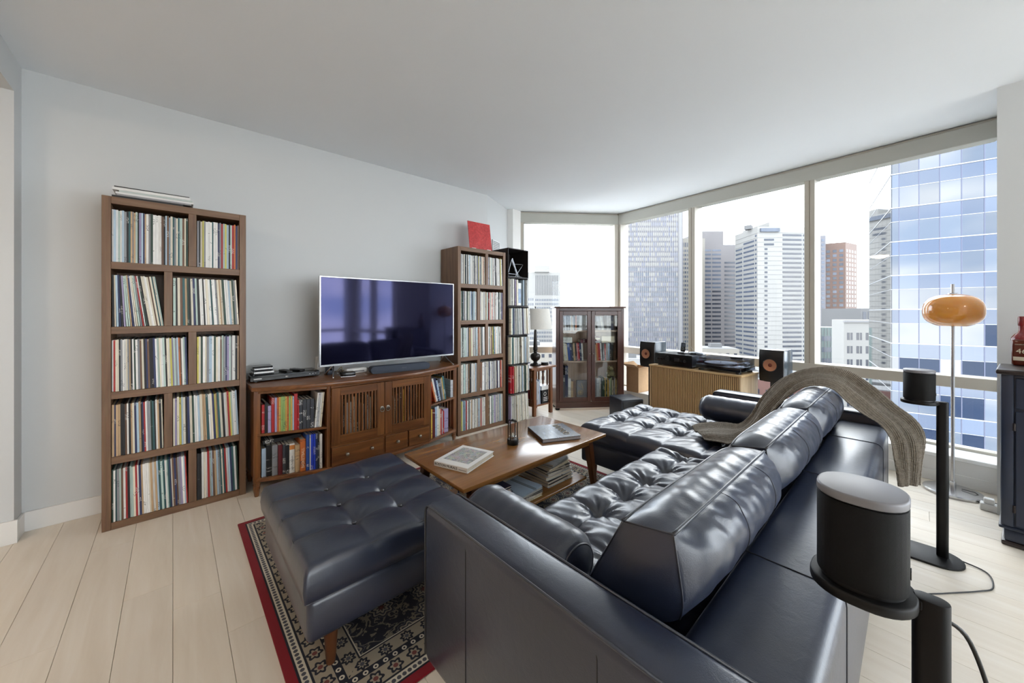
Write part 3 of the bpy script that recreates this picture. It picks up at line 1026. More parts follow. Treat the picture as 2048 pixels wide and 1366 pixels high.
# red record cover on a stand, on top of the far shelf
rp = thing('red_record_cover', 'red scribbled record cover propped on a low stand atop the far shelf', 'picture', (2.555, 3.30, SH), 0)
def red_art():
    m, t, b = new_mat('red_scribble_print')
    v = coords(t, (30, 30, 30))
    n = N(t, 'TexNoise', Scale=0.6, Detail=8.0, Roughness=0.7, Distortion=2.5)
    L(t, v, n.inputs['Vector'])
    n2 = N(t, 'TexNoise', Scale=0.35, Detail=4.0, Distortion=3.0)
    L(t, v, n2.inputs['Vector'])
    base = ramp(t, n2.outputs['Fac'], [(0.3, lin((176, 46, 48))), (0.6, lin((206, 66, 64))), (0.8, lin((188, 90, 88)))])
    line = math_(t, 'LESS_THAN', math_(t, 'ABSOLUTE', math_(t, 'SUBTRACT', n.outputs['Fac'], 0.5)), 0.012)
    L(t, mixc(t, math_(t, 'MULTIPLY', line, 0.55), base, lin((90, 40, 46))), b.inputs['Base Color'])
    b.inputs['Roughness'].default_value = 0.5
    return m
bm = bx(B(), -0.157, 0.157, 0, 0.006, 0.0, 0.312, 0.001, 1, Matrix.Translation((0, 0, 0.012)) @ Matrix.Rotation(R(-8), 4, 'X'))
obj('cover', bm, red_art(), rp)
box('stand_foot', -0.09, 0.09, -0.02, 0.05, 0, 0.011, plain('dark_stand_wood', (60, 40, 30), 0.5), rp, 0.002)
for x in (-0.13, 0.08):
    box('white_clip', x, x + 0.055, -0.006, 0.0, 0.0, 0.02, WHITEP, rp, 0.001)
# ------------------------------------------------------------------ books
def wobj(name, bm, m, root, **k):
    """a part given in world coordinates, under an unrotated root"""
    return obj(name, bm, m, root, loc=tuple(-root.location), **k)
def wbox(name, x0, x1, y0, y1, z0, z1, m, root, bev=0.003, seg=1):
    return box(name, x0, x1, y0, y1, z0, z1, m, root, bev, seg, loc=tuple(-root.location))

def cover_bm():
    bm = B()
    bx(bm, 0, 0.09, 0.0, 1, 0, 1)
    bx(bm, 0.91, 1, 0.0, 1, 0, 1)
    bx(bm, 0.09, 0.91, 0, 0.035, 0, 1)
    return bm
cover_me = shared('book_cover', cover_bm(), BOOKC)
pages_me = shared('pages', bx(B(), 0.09, 0.91, 0.035, 0.965, 0.012, 0.985), PAPER)
BC = {'red': (178, 34, 36), 'black': (24, 24, 26), 'white': (228, 226, 220), 'cream': (224, 212, 184), 'lavender': (168, 160, 196), 'yellow': (226, 190, 70), 'mustard': (204, 168, 84), 'light green': (150, 180, 104), 'orange': (202, 108, 48), 'navy': (36, 46, 84), 'blue': (44, 78, 150), 'bright blue': (40, 66, 190), 'grey': (140, 142, 146), 'charcoal': (58, 60, 66), 'brown': (104, 66, 44), 'maroon': (96, 26, 32), 'teal': (52, 106, 112), 'dark green': (38, 64, 48), 'tan': (188, 158, 118), 'pale grey': (196, 198, 200), 'pale blue': (172, 194, 216), 'pink': (206, 140, 140), 'silver': (186, 188, 192)}
def book(label, loc, t_, d_, h_, color, rot=(0, 0, 0), group=None, name='book'):
    o = put(name, cover_me, None, loc, rot, (t_, d_, h_))
    o.color = lin(BC[color])
    put('pages', pages_me, o)
    tag(o, label, 'book', group)
    return o
def book_row(specs, x, y, z, where, group, d_=0.2, ang=0.0, ux=(1, 0), lean=0.0, start=1, ystep=None):
    """specs: (color, thickness, height); a row along ux from x,y; the spine faces the room"""
    prev = 0.0
    for i, s in enumerate(specs):
        c, t_, h_ = s[:3]
        le = s[3] if len(s) > 3 else lean
        if le != prev:
            dx = h_ * (math.sin(abs(R(le))) - math.sin(abs(R(prev)))) if abs(le) > abs(prev) else 0
            x0 = dx if le < 0 else 0
            x += ux[0] * x0
            y += ux[1] * x0
            prev = le
        lift = t_ * math.sin(abs(R(le))) if le < 0 else 0.0
        rot = Matrix.Rotation(ang, 3, 'Z') @ Matrix.Rotation(R(le), 3, 'Y')
        if le > 0:
            lift = t_ * math.sin(R(le))
        yy = y + (ystep(x) if ystep else 0)
        book('%s book, %s from left, %s' % (c, ordw(i + start), where), (x, yy, z + 0.0008 + lift), t_ * 0.97, d_, h_, c, rot.to_euler(), group)
        stp = t_ / math.cos(R(le)) + 0.0006
        x += ux[0] * stp
        y += ux[1] * stp
    return x, y
def flat_book(label, cx, cy, z, w_, d_, t_, color, rotz, group=None, cat=None):
    """w_: along the spine, d_: across, lying flat; the spine is the local -y side"""
    M3 = Matrix.Rotation(rotz, 3, 'Z')
    off = M3 @ Vector((-w_ / 2, -d_ / 2, 0))
    rot = (M3 @ Matrix.Rotation(R(90), 3, 'Y')).to_euler()
    return book(label, (cx + off.x, cy + off.y, z + t_ + 0.0005), t_, d_, w_, color, rot, group)

# ------------------------------------------------------------------ television cabinet
def fv(u):
    return 2.905 + 0.195 * ((u - 1.26) / 0.86) ** 2
def bow(u0, u1, off, back, n=14):
    pts = [(u0 + (u1 - u0) * i / n, fv(u0 + (u1 - u0) * i / n) + off) for i in range(n + 1)]
    return pts + [(u1, back), (u0, back)]
tv = thing('television_cabinet', 'bow-fronted mahogany television cabinet with slatted doors and open end shelves', 'cabinet', (1.26, 3.2, 0))
wobj('top', prism(B(), bow(0.40, 2.12, 0.0, 3.50, 28), 0.745, 0.775, 0.007, 3), MAH_H, tv, smooth='auto')
wobj('apron', prism(B(), bow(0.44, 0.86, 0.03, 3.47), 0.725, 0.745), MAH_H, tv)
wobj('apron', prism(B(), bow(1.72, 2.08, 0.03, 3.47), 0.725, 0.745), MAH_H, tv)
wobj('bottom', prism(B(), bow(0.43, 2.08, 0.022, 3.47, 28), 0.108, 0.132, 0.003, 1), MAH_H, tv)
wbox('back_panel', 0.43, 2.09, 3.472, 3.482, 0.11, 0.745, MAH_H, tv, 0)
wbox('partition', 0.850, 0.875, 2.972, 3.472, 0.132, 0.745, MAH_V, tv)
wbox('partition', 1.706, 1.730, 2.972, 3.472, 0.132, 0.745, MAH_V, tv)
wbox('end_panel', 0.418, 0.436, 3.16, 3.472, 0.11, 0.745, MAH_V, tv)
wobj('middle_shelf', prism(B(), bow(0.437, 0.849, 0.03, 3.47), 0.425, 0.442, 0.003, 1), MAH_H, tv)
wobj('middle_shelf', prism(B(), bow(1.731, 2.075, 0.03, 3.47), 0.435, 0.452, 0.003, 1), MAH_H, tv)
for x, y in ((0.414, 3.118), (2.066, 3.125), (0.414, 3.44), (2.066, 3.44)):
    bm = bx(B(), x, x + 0.042, y, y + 0.042, 0.10, 0.745, 0.003)
    bx(bm, x + 0.003, x + 0.039, y + 0.003, y + 0.039, 0.085, 0.10)
    lathe(bm, [(0.0, 0.0), (0.013, 0.0), (0.016, 0.02), (0.022, 0.055), (0.019, 0.07), (0.024, 0.085), (0, 0.085)], 12, (x + 0.021, y + 0.021, 0))
    wobj('leg', bm, MAH_V, tv)
for k in range(5):
    wbox('end_slat', 2.076, 2.088, 3.20 + k * 0.052, 3.222 + k * 0.052, 0.132, 0.745, MAH_V, tv, 0.001)
wbox('face_rail', 0.875, 1.706, 2.962, 2.99, 0.727, 0.745, MAH_H, tv, 0.001)
wbox('face_rail', 0.875, 1.706, 2.962, 2.99, 0.277, 0.292, MAH_H, tv, 0.001)
wbox('face_rail', 0.875, 1.706, 2.962, 2.99, 0.120, 0.138, MAH_H, tv, 0.001)
wbox('face_post', 1.280, 1.292, 2.964, 2.99, 0.138, 0.277, MAH_V, tv, 0.001)
def door(u0, u1, ring):
    d = wbox('door', u0, u0 + 0.062, 2.952, 2.975, 0.294, 0.725, MAH_V, tv, 0.002)
    def p(n, *a):
        o = box(n, *a, MAH_V, d, 0.0015)
        return o
    p('stile', u1 - 0.062, u1, 2.952, 2.975, 0.294, 0.725)
    box('top_rail', u0 + 0.062, u1 - 0.062, 2.952, 2.975, 0.665, 0.725, MAH_H, d, 0.0015)
    box('bottom_rail', u0 + 0.062, u1 - 0.062, 2.952, 2.975, 0.294, 0.362, MAH_H, d, 0.0015)
    n = 11
    a, b = u0 + 0.062, u1 - 0.062
    pitch = (b - a) / n
    for i in range(n):
        p('slat', a + pitch * (i + 0.26), a + pitch * (i + 0.80), 2.957, 2.969, 0.362, 0.665)
    bm = lathe(B(), [(0.0, 0.0), (0.017, 0.0), (0.015, 0.004), (0.006, 0.006), (0.006, 0.012), (0.0, 0.012)], 16)
    bmesh.ops.transform(bm, matrix=Matrix.Translation((ring, 2.952, 0.515)) @ Matrix.Rotation(R(90), 4, 'X'), verts=bm.verts[:])
    obj('escutcheon', bm, PEWTER, d, smooth='auto')
    pts = [(ring + 0.017 * math.cos(a_), 2.945, 0.503 + 0.017 * math.sin(a_)) for a_ in [2 * PI * i / 20 for i in range(20)]]
    obj('ring_pull', tube(B(), pts, 0.0028, 6, True), PEWTER, d, smooth=True)
door(0.877, 1.284, 1.262)
door(1.288, 1.704, 1.312)
def drawer(u0, u1, knobs):
    d = wbox('drawer', u0, u1, 2.954, 2.975, 0.141, 0.275, MAH_H, tv, 0.003)
    for kx in knobs:
        bm = lathe(B(), [(0, 0.0), (0.009, 0.0), (0.006, 0.008), (0.009, 0.014), (0.014, 0.019), (0.012, 0.026), (0.0, 0.029)], 14)
        bmesh.ops.transform(bm, matrix=Matrix.Translation((kx, 2.954, 0.212)) @ Matrix.Rotation(R(90), 4, 'X'), verts=bm.verts[:])
        obj('knob', bm, PEWTER, d, smooth=True)
drawer(0.879, 1.278, (0.985, 1.175))
drawer(1.294, 1.492, (1.395,))
drawer(1.502, 1.702, (1.60,))

# books in the cabinet
def ysl(x):
    return fv(x) + 0.055
def ys_tv(x):
    return 0.0
G1 = 'books in the television cabinet'
W1 = 'upper left shelf of television cabinet'
def vrow(specs, x, z, where, d_=0.19, lean=0.0, start=1):
    for i, s in enumerate(specs):
        c, t_, h_ = s[:3]
        le = s[3] if len(s) > 3 else 0.0
        lift = t_ * math.sin(abs(R(le)))
        yv = max(fv(x), fv(x + t_)) + 0.045
        book('%s book, %s from left, %s' % (c, ordw(i + start), where), (x, yv, z + 0.0008 + lift * (1 if le > 0 else 1)), t_ * 0.97, d_, h_, c, (0, R(le), 0), G1)
        x += t_ / math.cos(R(le)) + 0.0005
    return x
x = vrow([('red', 0.017, 0.20), ('black', 0.017, 0.215), ('lavender', 0.020, 0.19), ('red', 0.018, 0.245), ('lavender', 0.013, 0.245), ('orange', 0.010, 0.245), ('mustard', 0.011, 0.247), ('light green', 0.012, 0.248), ('light green', 0.012, 0.248), ('mustard', 0.011, 0.248), ('orange', 0.009, 0.248), ('light green', 0.011, 0.248), ('mustard', 0.010, 0.248), ('pale blue', 0.009, 0.246), ('red', 0.022, 0.262), ('red', 0.007, 0.215), ('charcoal', 0.023, 0.215), ('charcoal', 0.023, 0.215), ('charcoal', 0.023, 0.215), ('charcoal', 0.023, 0.215)], 0.462, 0.442, W1)
vrow([('white', 0.011, 0.255, 5.0), ('silver', 0.011, 0.255, 5.0), ('white', 0.011, 0.255, 5.0), ('cream', 0.010, 0.255, 5.0)], x + 0.001, 0.442, W1, start=21)
W2 = 'lower left shelf of television cabinet'
lowspec = [('pale blue', 0.026, 0.20), ('black', 0.032, 0.218), ('grey', 0.034, 0.215), ('maroon', 0.026, 0.212), ('charcoal', 0.018, 0.212), ('black', 0.020, 0.214), ('white', 0.034, 0.212), ('tan', 0.030, 0.198), ('orange', 0.036, 0.232), ('blue', 0.022, 0.262), ('white', 0.006, 0.262), ('bright blue', 0.016, 0.262), ('bright blue', 0.014, 0.262), ('navy', 0.012, 0.262), ('charcoal', 0.012, 0.20), ('white', 0.008, 0.255), ('white', 0.008, 0.255)]
vrow(lowspec, 0.462, 0.132, W2)
# lettering on the orange spine and the white spine
books_here = [o for o in COL.objects if o.get('label', '').endswith(W2)]
def spine_text(o, s, m, frac=0.5, hfrac=0.55, wide=0.8):
    """lettering along a book's spine, reading upwards"""
    sc = o.scale
    me = text_mesh(s, 1.0, 0.0)
    me.materials.clear()
    me.materials.append(m)
    xs_ = [v.co.x for v in me.vertices]
    ys_ = [v.co.y for v in me.vertices]
    wx, wy = max(xs_) - min(xs_), max(ys_) - min(ys_)
    t_ = put('lettering', me, o, (0.5, -0.004, frac), (R(90), R(-90), 0))
    # local x of the text runs up the spine (book z), local y across (book x)
    t_.scale = (hfrac / wx, wide / wy, 1)
    return t_
for o in books_here:
    if o['label'].startswith('orange book, ninth'):
        spine_text(o, 'BASKETBALL', plain('spine_cream', (236, 214, 180), 0.6), 0.42, 0.62, 0.55)
    if o['label'].startswith('white book, seventh'):
        spine_text(o, 'John Feinstein', INK, 0.34, 0.5, 0.4)
        b_ = put('title_block', shared('title_block', bx(B(), 0.02, 0.98, -0.006, 0.0, 0.80, 0.95), plain('spine_orange', (204, 128, 60), 0.5)), o)
# flat book lying over them
fb = flat_book('black book lying flat over the lower left row in television cabinet', 0.585, fv(0.585) + 0.16, 0.132 + 0.2345, 0.24, 0.17, 0.024, 'black', 0.0, G1)
fb.location.z = 0.132 + 0.234 + 0.0265
W3 = 'upper right shelf of television cabinet'
x = 1.742
yv = 0
x = vrow([('red', 0.014, 0.185), ], x, 0.452, W3)
x += 0.03
vrow([('orange', 0.014, 0.20, -14.0), ('white', 0.018, 0.225, -13.0), ('navy', 0.022, 0.222, -12.0), ('pale blue', 0.016, 0.20, -11.0), ('charcoal', 0.024, 0.215, -9.5), ('grey', 0.016, 0.21, -8.5), ('mustard', 0.012, 0.22, -8.0), ('teal', 0.020, 0.228, -7.0)], x + 0.02, 0.452, W3, start=2)
vrow([('pale grey', 0.03, 0.17)], 2.03, 0.452, W3, start=10)
W4 = 'lower right shelf of television cabinet'
vrow([('yellow', 0.026, 0.27), ('maroon', 0.034, 0.262), ('pale blue', 0.024, 0.278), ('white', 0.022, 0.28), ('cream', 0.024, 0.25), ('red', 0.016, 0.245), ('pale grey', 0.014, 0.22), ('red', 0.020, 0.218), ('lavender', 0.06, 0.225)], 1.742, 0.132, W4)
flat_book('red book lying flat behind the lower right row of television cabinet', 2.01, 3.33, 0.132, 0.10, 0.18, 0.10, 'red', 0, G1)
# cases seen between the door slats
rng = random.Random(31)
x = 0.90
i = 1
while x < 1.60:
    t_ = rng.uniform(0.014, 0.03)
    c = rng.choice(['black', 'charcoal', 'yellow', 'cream', 'navy', 'brown', 'white', 'black'])
    if not (1.20 < x < 1.32):
        book('%s case behind the slatted cabinet doors, %s from left' % (c, ordw(i)), (x, 3.02, 0.1335), t_ * 0.97, 0.16, rng.uniform(0.42, 0.52), c, (0, 0, 0), 'cases behind the slatted doors', 'disc_case')
        i += 1
    x += t_ + 0.0006

# ------------------------------------------------------------------ television
def screen_mat():
    m, t, b = new_mat('television_screen')
    b.inputs['Base Color'].default_value = (0.004, 0.004, 0.012, 1)
    b.inputs['Roughness'].default_value = 0.06
    b.inputs['Specular IOR Level'].default_value = 0.7
    b.inputs['IOR'].default_value = 1.5
    b.inputs['Specular Tint'].default_value = (0.5, 0.5, 1.0, 1)
    v = coords(t, (1, 1, 1))
    n = N(t, 'TexNoise', Scale=2.0, Detail=1.0)
    L(t, v, n.inputs['Vector'])
    bump(t, b, n.outputs['Fac'], 0.03, 0.01)
    return m
T = thing('television', 'large flat television with a thin silver rim standing on splayed metal feet', 'television', (1.49, 3.20, 0.775))
wbox('body', 0.862, 2.113, 3.200, 3.222, 0.868, 1.582, BLACKP, T, 0.003)
wbox('electronics_hump', 1.05, 1.93, 3.222, 3.255, 0.90, 1.30, BLACKP, T, 0.008, 2)
wbox('screen', 0.866, 2.109, 3.1955, 3.200, 0.877, 1.579, screen_mat(), T, 0.001)
bm = B()
bx(bm, 0.858, 0.866, 3.192, 3.224, 0.862, 1.587)
bx(bm, 2.109, 2.117, 3.192, 3.224, 0.862, 1.587)
bx(bm, 0.866, 2.109, 3.192, 3.224, 1.580, 1.587)
bx(bm, 0.866, 2.109, 3.190, 3.224, 0.862, 0.876)
wobj('rim', bm, CHROME, T)
for u_, sgn in ((0.965, -1), (2.01, 1)):
    bm = tube(B(), [(u_, 3.205, 0.866), (u_ + sgn * 0.035, 3.10, 0.784), (u_ + sgn * 0.037, 3.09, 0.7805)], 0.0055, 8)
    tube(bm, [(u_, 3.215, 0.866), (u_ + sgn * 0.03, 3.32, 0.784), (u_ + sgn * 0.032, 3.33, 0.7805)], 0.0055, 8)
    wobj('foot', bm, CHROME, T, smooth=True)

# soundbar
SBM = plain('soundbar_cloth', (58, 66, 80), 0.75, var=0.06, bumps=0.12, bscale=1500)
sb = thing('soundbar', 'slate grey soundbar with rounded ends under the television', 'soundbar', (1.485, 3.085, 0.775), R(-6))
bm = B()
n = 12
prof = [(-0.265 + 0.030 * (1 - math.cos(a_)) if False else 0, 0) for a_ in [0]]
pts = []
hw, rr_ = 0.265, 0.030
for i in range(n + 1):
    a_ = PI / 2 + PI * i / n
    pts.append((-hw + rr_ + rr_ * math.cos(a_), rr_ + rr_ * math.sin(a_)))
for i in range(n + 1):
    a_ = -PI / 2 + PI * i / n
    pts.append((hw - rr_ + rr_ * math.cos(a_), rr_ + rr_ * math.sin(a_)))
prism(bm, pts, 0, 0.085, 0.004, 2)
bmesh.ops.transform(bm, matrix=Matrix.Translation((0, 0.045, 0.004)) @ Matrix.Rotation(R(90), 4, 'X'), verts=bm.verts[:])
obj('body', bm, SBM, sb, smooth='auto')
box('foot_strip', -0.22, 0.22, -0.03, 0.035, 0, 0.005, BLACKP, sb, 0.001)
lettering('SONOS', 0.012, plain('grey_print', (96, 102, 114), 0.5), sb, (0.02, -0.0405, 0.036), (R(90), 0, 0))
obj('status_light', lathe(B(), [(0, 0), (0.0016, 0), (0, 0.0008)], 8, (0, 0, 0)), WHITEP, sb, loc=(0.0, -0.0402, 0.055))

# player with cases and remotes on it
dv = thing('disc_player', 'slim black disc player at the left end of the television cabinet', 'player', (0.655, 3.40, 0.775), R(1))
box('body', -0.235, 0.235, -0.075, 0.125, 0.006, 0.046, BLACKG, dv, 0.003, 2)
box('front_panel', -0.236, 0.236, -0.080, -0.075, 0.008, 0.040, BLACKG, dv, 0.001)
for q in range(3):
    box('button', 0.16 + q * 0.022, 0.166 + q * 0.022, -0.0815, -0.080, 0.022, 0.027, CHROME, dv, 0.0005)
lettering('BD', 0.014, WHITEINK, dv, (0.0, -0.0805, 0.022), (R(90), 0, 0))
box('maker_mark', -0.215, -0.165, -0.0808, -0.080, 0.021, 0.027, WHITEINK, dv, 0)
for q, (a_, b_) in enumerate(((-0.2, -0.06), (0.2, -0.06), (-0.2, 0.1), (0.2, 0.1))):
    obj('foot', lathe(B(), [(0, 0), (0.012, 0), (0.012, 0.006), (0, 0.006)], 10, (a_, b_, 0)), BLACKP, dv)
zz = 0.775 + 0.0465
for q, (nm, m, h_, w_) in enumerate((('black', BLACKP, 0.014, 0.135), ('silver', CHROME, 0.016, 0.13), ('black', BLACKP, 0.012, 0.125), ('silver', CHROME, 0.012, 0.12), ('black', BLACKG, 0.013, 0.125))):
    c = thing('disc_case', '%s slim case, %s from the bottom of the pile on the disc player' % (nm, ordw(q + 1)), 'case', (0.502 + 0.004 * (q % 2), 3.385, zz), R(3 - q))
    box('shell', -w_ / 2, w_ / 2, -0.06, 0.06, 0, h_, m, c, 0.002)
    box('spine_strip', -w_ / 2 + 0.01, w_ / 2 - 0.01, -0.0612, -0.06, 0.003, h_ - 0.003, WHITEP if m is CHROME else BLACKG, c, 0)
    zz += h_ + 0.0005
for q, (x_, y_, a_, lab) in enumerate(((0.66, 3.385, R(12), 'black remote control nearest the stacked cases'), (0.745, 3.40, R(18), 'rounded black remote control on the right of the disc player'))):
    c = thing('remote_control', lab, 'remote', (x_, y_, 0.775 + 0.0468), a_)
    obj('body', bx(B(), -0.022, 0.022, -0.075, 0.075, 0, 0.018, 0.006, 3), BLACKP, c, smooth='auto')
    bm = B()
    for i in range(3):
        for j in range(6):
            lathe(bm, [(0.0045, 0.0175), (0.004, 0.0195), (0, 0.02)], 8, (-0.012 + i * 0.012, -0.05 + j * 0.014, 0))
    obj('buttons', bm, plain('grey_rubber_%d' % q, (90, 90, 94), 0.6), c)
    obj('dial', lathe(B(), [(0.014, 0.0175), (0.013, 0.0195), (0, 0.0198)], 16, (0, 0.045, 0)), BLACKG, c)

# small boxes and cables behind the television's foot
rt = thing('router_box', 'small white box against the wall left of the television', 'router', (0.945, 3.51, 0.775))
box('body', -0.03, 0.03, -0.025, 0.04, 0, 0.135, WHITEP, rt, 0.005, 2)
box('front_strip', -0.02, 0.02, -0.0262, -0.025, 0.03, 0.032, plain('grey_slot', (150, 150, 150), 0.5), rt, 0)
ms = thing('media_box', 'small black streaming box with a steel rim under the television', 'box', (1.06, 3.165, 0.775), R(-10))
box('body', -0.055, 0.055, -0.05, 0.05, 0.004, 0.034, BLACKG, ms, 0.006, 2)
box('rim', -0.057, 0.057, -0.052, 0.052, 0.0, 0.004, CHROME, ms, 0.001)
ad = thing('power_adapter', 'dark blue-grey adapter block beside the television foot', 'adapter', (0.975, 3.34, 0.775), R(4))
box('body', -0.028, 0.028, -0.03, 0.03, 0.0, 0.062, plain('adapter_grey', (52, 58, 70), 0.45), ad, 0.006, 2)
obj('dial', lathe(B(), [(0.009, 0), (0.008, 0.002), (0, 0.002)], 14), BLACKG, ad, loc=(0, -0.03, 0.042), rotz=0).rotation_euler = (R(90), 0, 0)
hb = thing('white_hub', 'white rounded hub with cables behind the soundbar', 'hub', (1.165, 3.27, 0.775), R(-5))
box('body', -0.085, 0.085, -0.04, 0.04, 0.0, 0.045, WHITEP, hb, 0.012, 3)
box('port_strip', -0.06, 0.06, -0.0412, -0.04, 0.014, 0.024, plain('port_grey', (120, 120, 122), 0.5), hb, 0)
CABLE = plain('black_cable', (20, 20, 20), 0.5)
cb = thing('cable_tangle', 'loose cables trailing between the media box and the hub', 'cable', (1.07, 3.22, 0.775))
for q, pts in enumerate(([(1.02, 3.27, 0.79), (1.03, 3.235, 0.82), (1.05, 3.26, 0.80), (1.06, 3.24, 0.785), (1.07, 3.225, 0.80)], [(1.02, 3.30, 0.80), (1.04, 3.25, 0.84), (1.055, 3.27, 0.81), (1.068, 3.23, 0.79)])):
    wobj('cable', tube(B(), smoothpath(pts), 0.003, 6), [CABLE, plain('tan_cable', (170, 150, 110), 0.5), CABLE][q], cb, smooth=True)
# ------------------------------------------------------------------ rug
def rug_mat(hx, hy):
    m, t, b = new_mat('persian_rug_pile')
    tc = t.nodes.new('ShaderNodeTexCoord')
    sp = t.nodes.new('ShaderNodeSeparateXYZ')
    L(t, tc.outputs['Object'], sp.inputs[0])
    ex = math_(t, 'SUBTRACT', hx, math_(t, 'ABSOLUTE', sp.outputs[0]))
    ey = math_(t, 'SUBTRACT', hy, math_(t, 'ABSOLUTE', sp.outputs[1]))
    e = math_(t, 'MINIMUM', ex, ey)
    en = math_(t, 'MULTIPLY', e, 2.0)
    red, cream, navy, sand, dusk = lin((132, 20, 34)), lin((206, 199, 182)), lin((24, 28, 42)), lin((158, 148, 130)), lin((74, 76, 84))
    base = ramp(t, en, [(0.0, red), (0.066, navy), (0.080, cream), (0.136, navy), (0.152, sand), (0.27, navy), (0.33, sand), (0.44, navy), (0.452, cream), (0.462, navy)], True)
    # distance along the nearest edge, for motifs that march round the border
    side = math_(t, 'LESS_THAN', ex, ey)
    along = math_(t, 'ADD', math_(t, 'MULTIPLY', side, sp.outputs[1]), math_(t, 'MULTIPLY', math_(t, 'SUBTRACT', 1.0, side), sp.outputs[0]))
    def motif(period, ec, r0, r1=None, petals=0.0):
        fr = math_(t, 'SUBTRACT', math_(t, 'FRACT', math_(t, 'DIVIDE', math_(t, 'ADD', along, 5.0), period)), 0.5)
        dx = math_(t, 'MULTIPLY', fr, period)
        dy = math_(t, 'SUBTRACT', e, ec)
        dd = math_(t, 'SQRT', math_(t, 'ADD', math_(t, 'MULTIPLY', dx, dx), math_(t, 'MULTIPLY', dy, dy)))
        if petals:
            an = math_(t, 'ARCTAN2', dy, dx)
            dd = math_(t, 'ADD', dd, math_(t, 'MULTIPLY', math_(t, 'SINE', math_(t, 'MULTIPLY', an, petals)), r0 * 0.16))
        o = math_(t, 'LESS_THAN', dd, r0)
        if r1:
            o = math_(t, 'MULTIPLY', o, math_(t, 'GREATER_THAN', dd, r1))
        return o
    col = base
    col = mixc(t, motif(0.020, 0.054, 0.0078), col, dusk)
    col = mixc(t, motif(0.074, 0.105, 0.026, 0.016, 6.0), col, navy)
    col = mixc(t, motif(0.074, 0.105, 0.009), col, lin((112, 60, 58)))
    col = mixc(t, motif(0.037, 0.150, 0.0095, 0.004), col, cream)
    col = mixc(t, motif(0.088, 0.192, 0.024, 0.013, 8.0), col, navy)
    col = mixc(t, motif(0.088, 0.192, 0.008), col, dusk)
    inner = math_(t, 'GREATER_THAN', en, 0.462)
    mp = N(t, 'Mapping')
    mp.inputs['Scale'].default_value = (6.4, 6.4, 1)
    L(t, tc.outputs['Object'], mp.inputs['Vector'])
    vo = N(t, 'TexVoronoi', Scale=1.0, Randomness=0.55)
    vo.voronoi_dimensions = '2D'
    L(t, mp.outputs[0], vo.inputs['Vector'])
    sub = t.nodes.new('ShaderNodeVectorMath')
    sub.operation = 'SUBTRACT'
    L(t, mp.outputs[0], sub.inputs[0])
    L(t, vo.outputs['Position'], sub.inputs[1])
    sv = t.nodes.new('ShaderNodeSeparateXYZ')
    L(t, sub.outputs[0], sv.inputs[0])
    ang = math_(t, 'ARCTAN2', sv.outputs[1], sv.outputs[0])
    pd = math_(t, 'ADD', vo.outputs['Distance'], math_(t, 'MULTIPLY', math_(t, 'SINE', math_(t, 'MULTIPLY', ang, 8.0)), 0.035))
    flower = ramp(t, pd, [(0.0, lin((120, 70, 64))), (0.06, navy), (0.10, sand), (0.18, lin((60, 62, 70))), (0.24, lin((150, 142, 126))), (0.29, navy), (0.33, dusk), (0.36, navy)], True)
    # vines between the flowers
    nz = N(t, 'TexNoise', Scale=11.0, Detail=2.0, Distortion=1.5)
    L(t, tc.outputs['Object'], nz.inputs['Vector'])
    vine = math_(t, 'MULTIPLY', math_(t, 'LESS_THAN', math_(t, 'ABSOLUTE', math_(t, 'SUBTRACT', nz.outputs['Fac'], 0.5)), 0.022), math_(t, 'GREATER_THAN', pd, 0.36))
    n3 = N(t, 'TexNoise', Scale=34.0, Detail=2.0, Distortion=1.0)
    L(t, tc.outputs['Object'], n3.inputs['Vector'])
    leaf = math_(t, 'MULTIPLY', math_(t, 'GREATER_THAN', n3.outputs['Fac'], 0.585), math_(t, 'GREATER_THAN', pd, 0.36))
    field = mixc(t, math_(t, 'MULTIPLY', math_(t, 'MAXIMUM', vine, leaf), 0.8), flower, lin((138, 130, 114)))
    col = mixc(t, inner, col, field)
    L(t, col, b.inputs['Base Color'])
    b.inputs['Roughness'].default_value = 0.95
    b.inputs['Specular IOR Level'].default_value = 0.1
    b.inputs['Sheen Weight'].default_value = 0.15
    pn = N(t, 'TexNoise', Scale=900.0, Detail=2.0)
    L(t, tc.outputs['Object'], pn.inputs['Vector'])
    bump(t, b, pn.outputs['Fac'], 0.5, 0.003)
    return m
RX, RY = 1.13, 0.805
RZ = 0.009
rug = obj('rug', bx(B(), -RX, RX, -RY, RY, 0.0005, RZ, 0.003, 2), rug_mat(RX, RY), loc=(1.42, 1.985, 0))
tag(rug, 'dark blue and cream Persian rug with a red edge under the coffee table', 'rug')

# ------------------------------------------------------------------ leather
def leather(name, rgb, wr=1.0):
    m, t, b = new_mat(name)
    v = coords(t)
    n = N(t, 'TexNoise', Scale=3.0, Detail=4.0)
    L(t, v, n.inputs['Vector'])
    c = lin(rgb)
    L(t, ramp(t, n.outputs['Fac'], [(0.3, tuple(x * 0.8 for x in c[:3])), (0.7, tuple(x * 1.25 for x in c[:3]))]), b.inputs['Base Color'])
    b.inputs['Roughness'].default_value = 0.34
    b.inputs['Specular IOR Level'].default_value = 0.75
    b.inputs['Coat Weight'].default_value = 0.3
    b.inputs['Coat Roughness'].default_value = 0.22
    vo = N(t, 'TexVoronoi', Scale=420.0)
    L(t, v, vo.inputs['Vector'])
    n2 = N(t, 'TexNoise', Scale=26.0, Detail=5.0, Distortion=1.2)
    L(t, v, n2.inputs['Vector'])
    h = math_(t, 'ADD', math_(t, 'MULTIPLY', vo.outputs['Distance'], 0.12), math_(t, 'MULTIPLY', n2.outputs['Fac'], 0.5 * wr))
    bump(t, b, h, 0.35, 0.004)
    return m
LEA = leather('navy_leather', (31, 39, 59))
LEAP = leather('navy_leather_piping', (30, 35, 48), 0.3)
SEAM = plain('leather_seam', (18, 20, 28), 0.6)
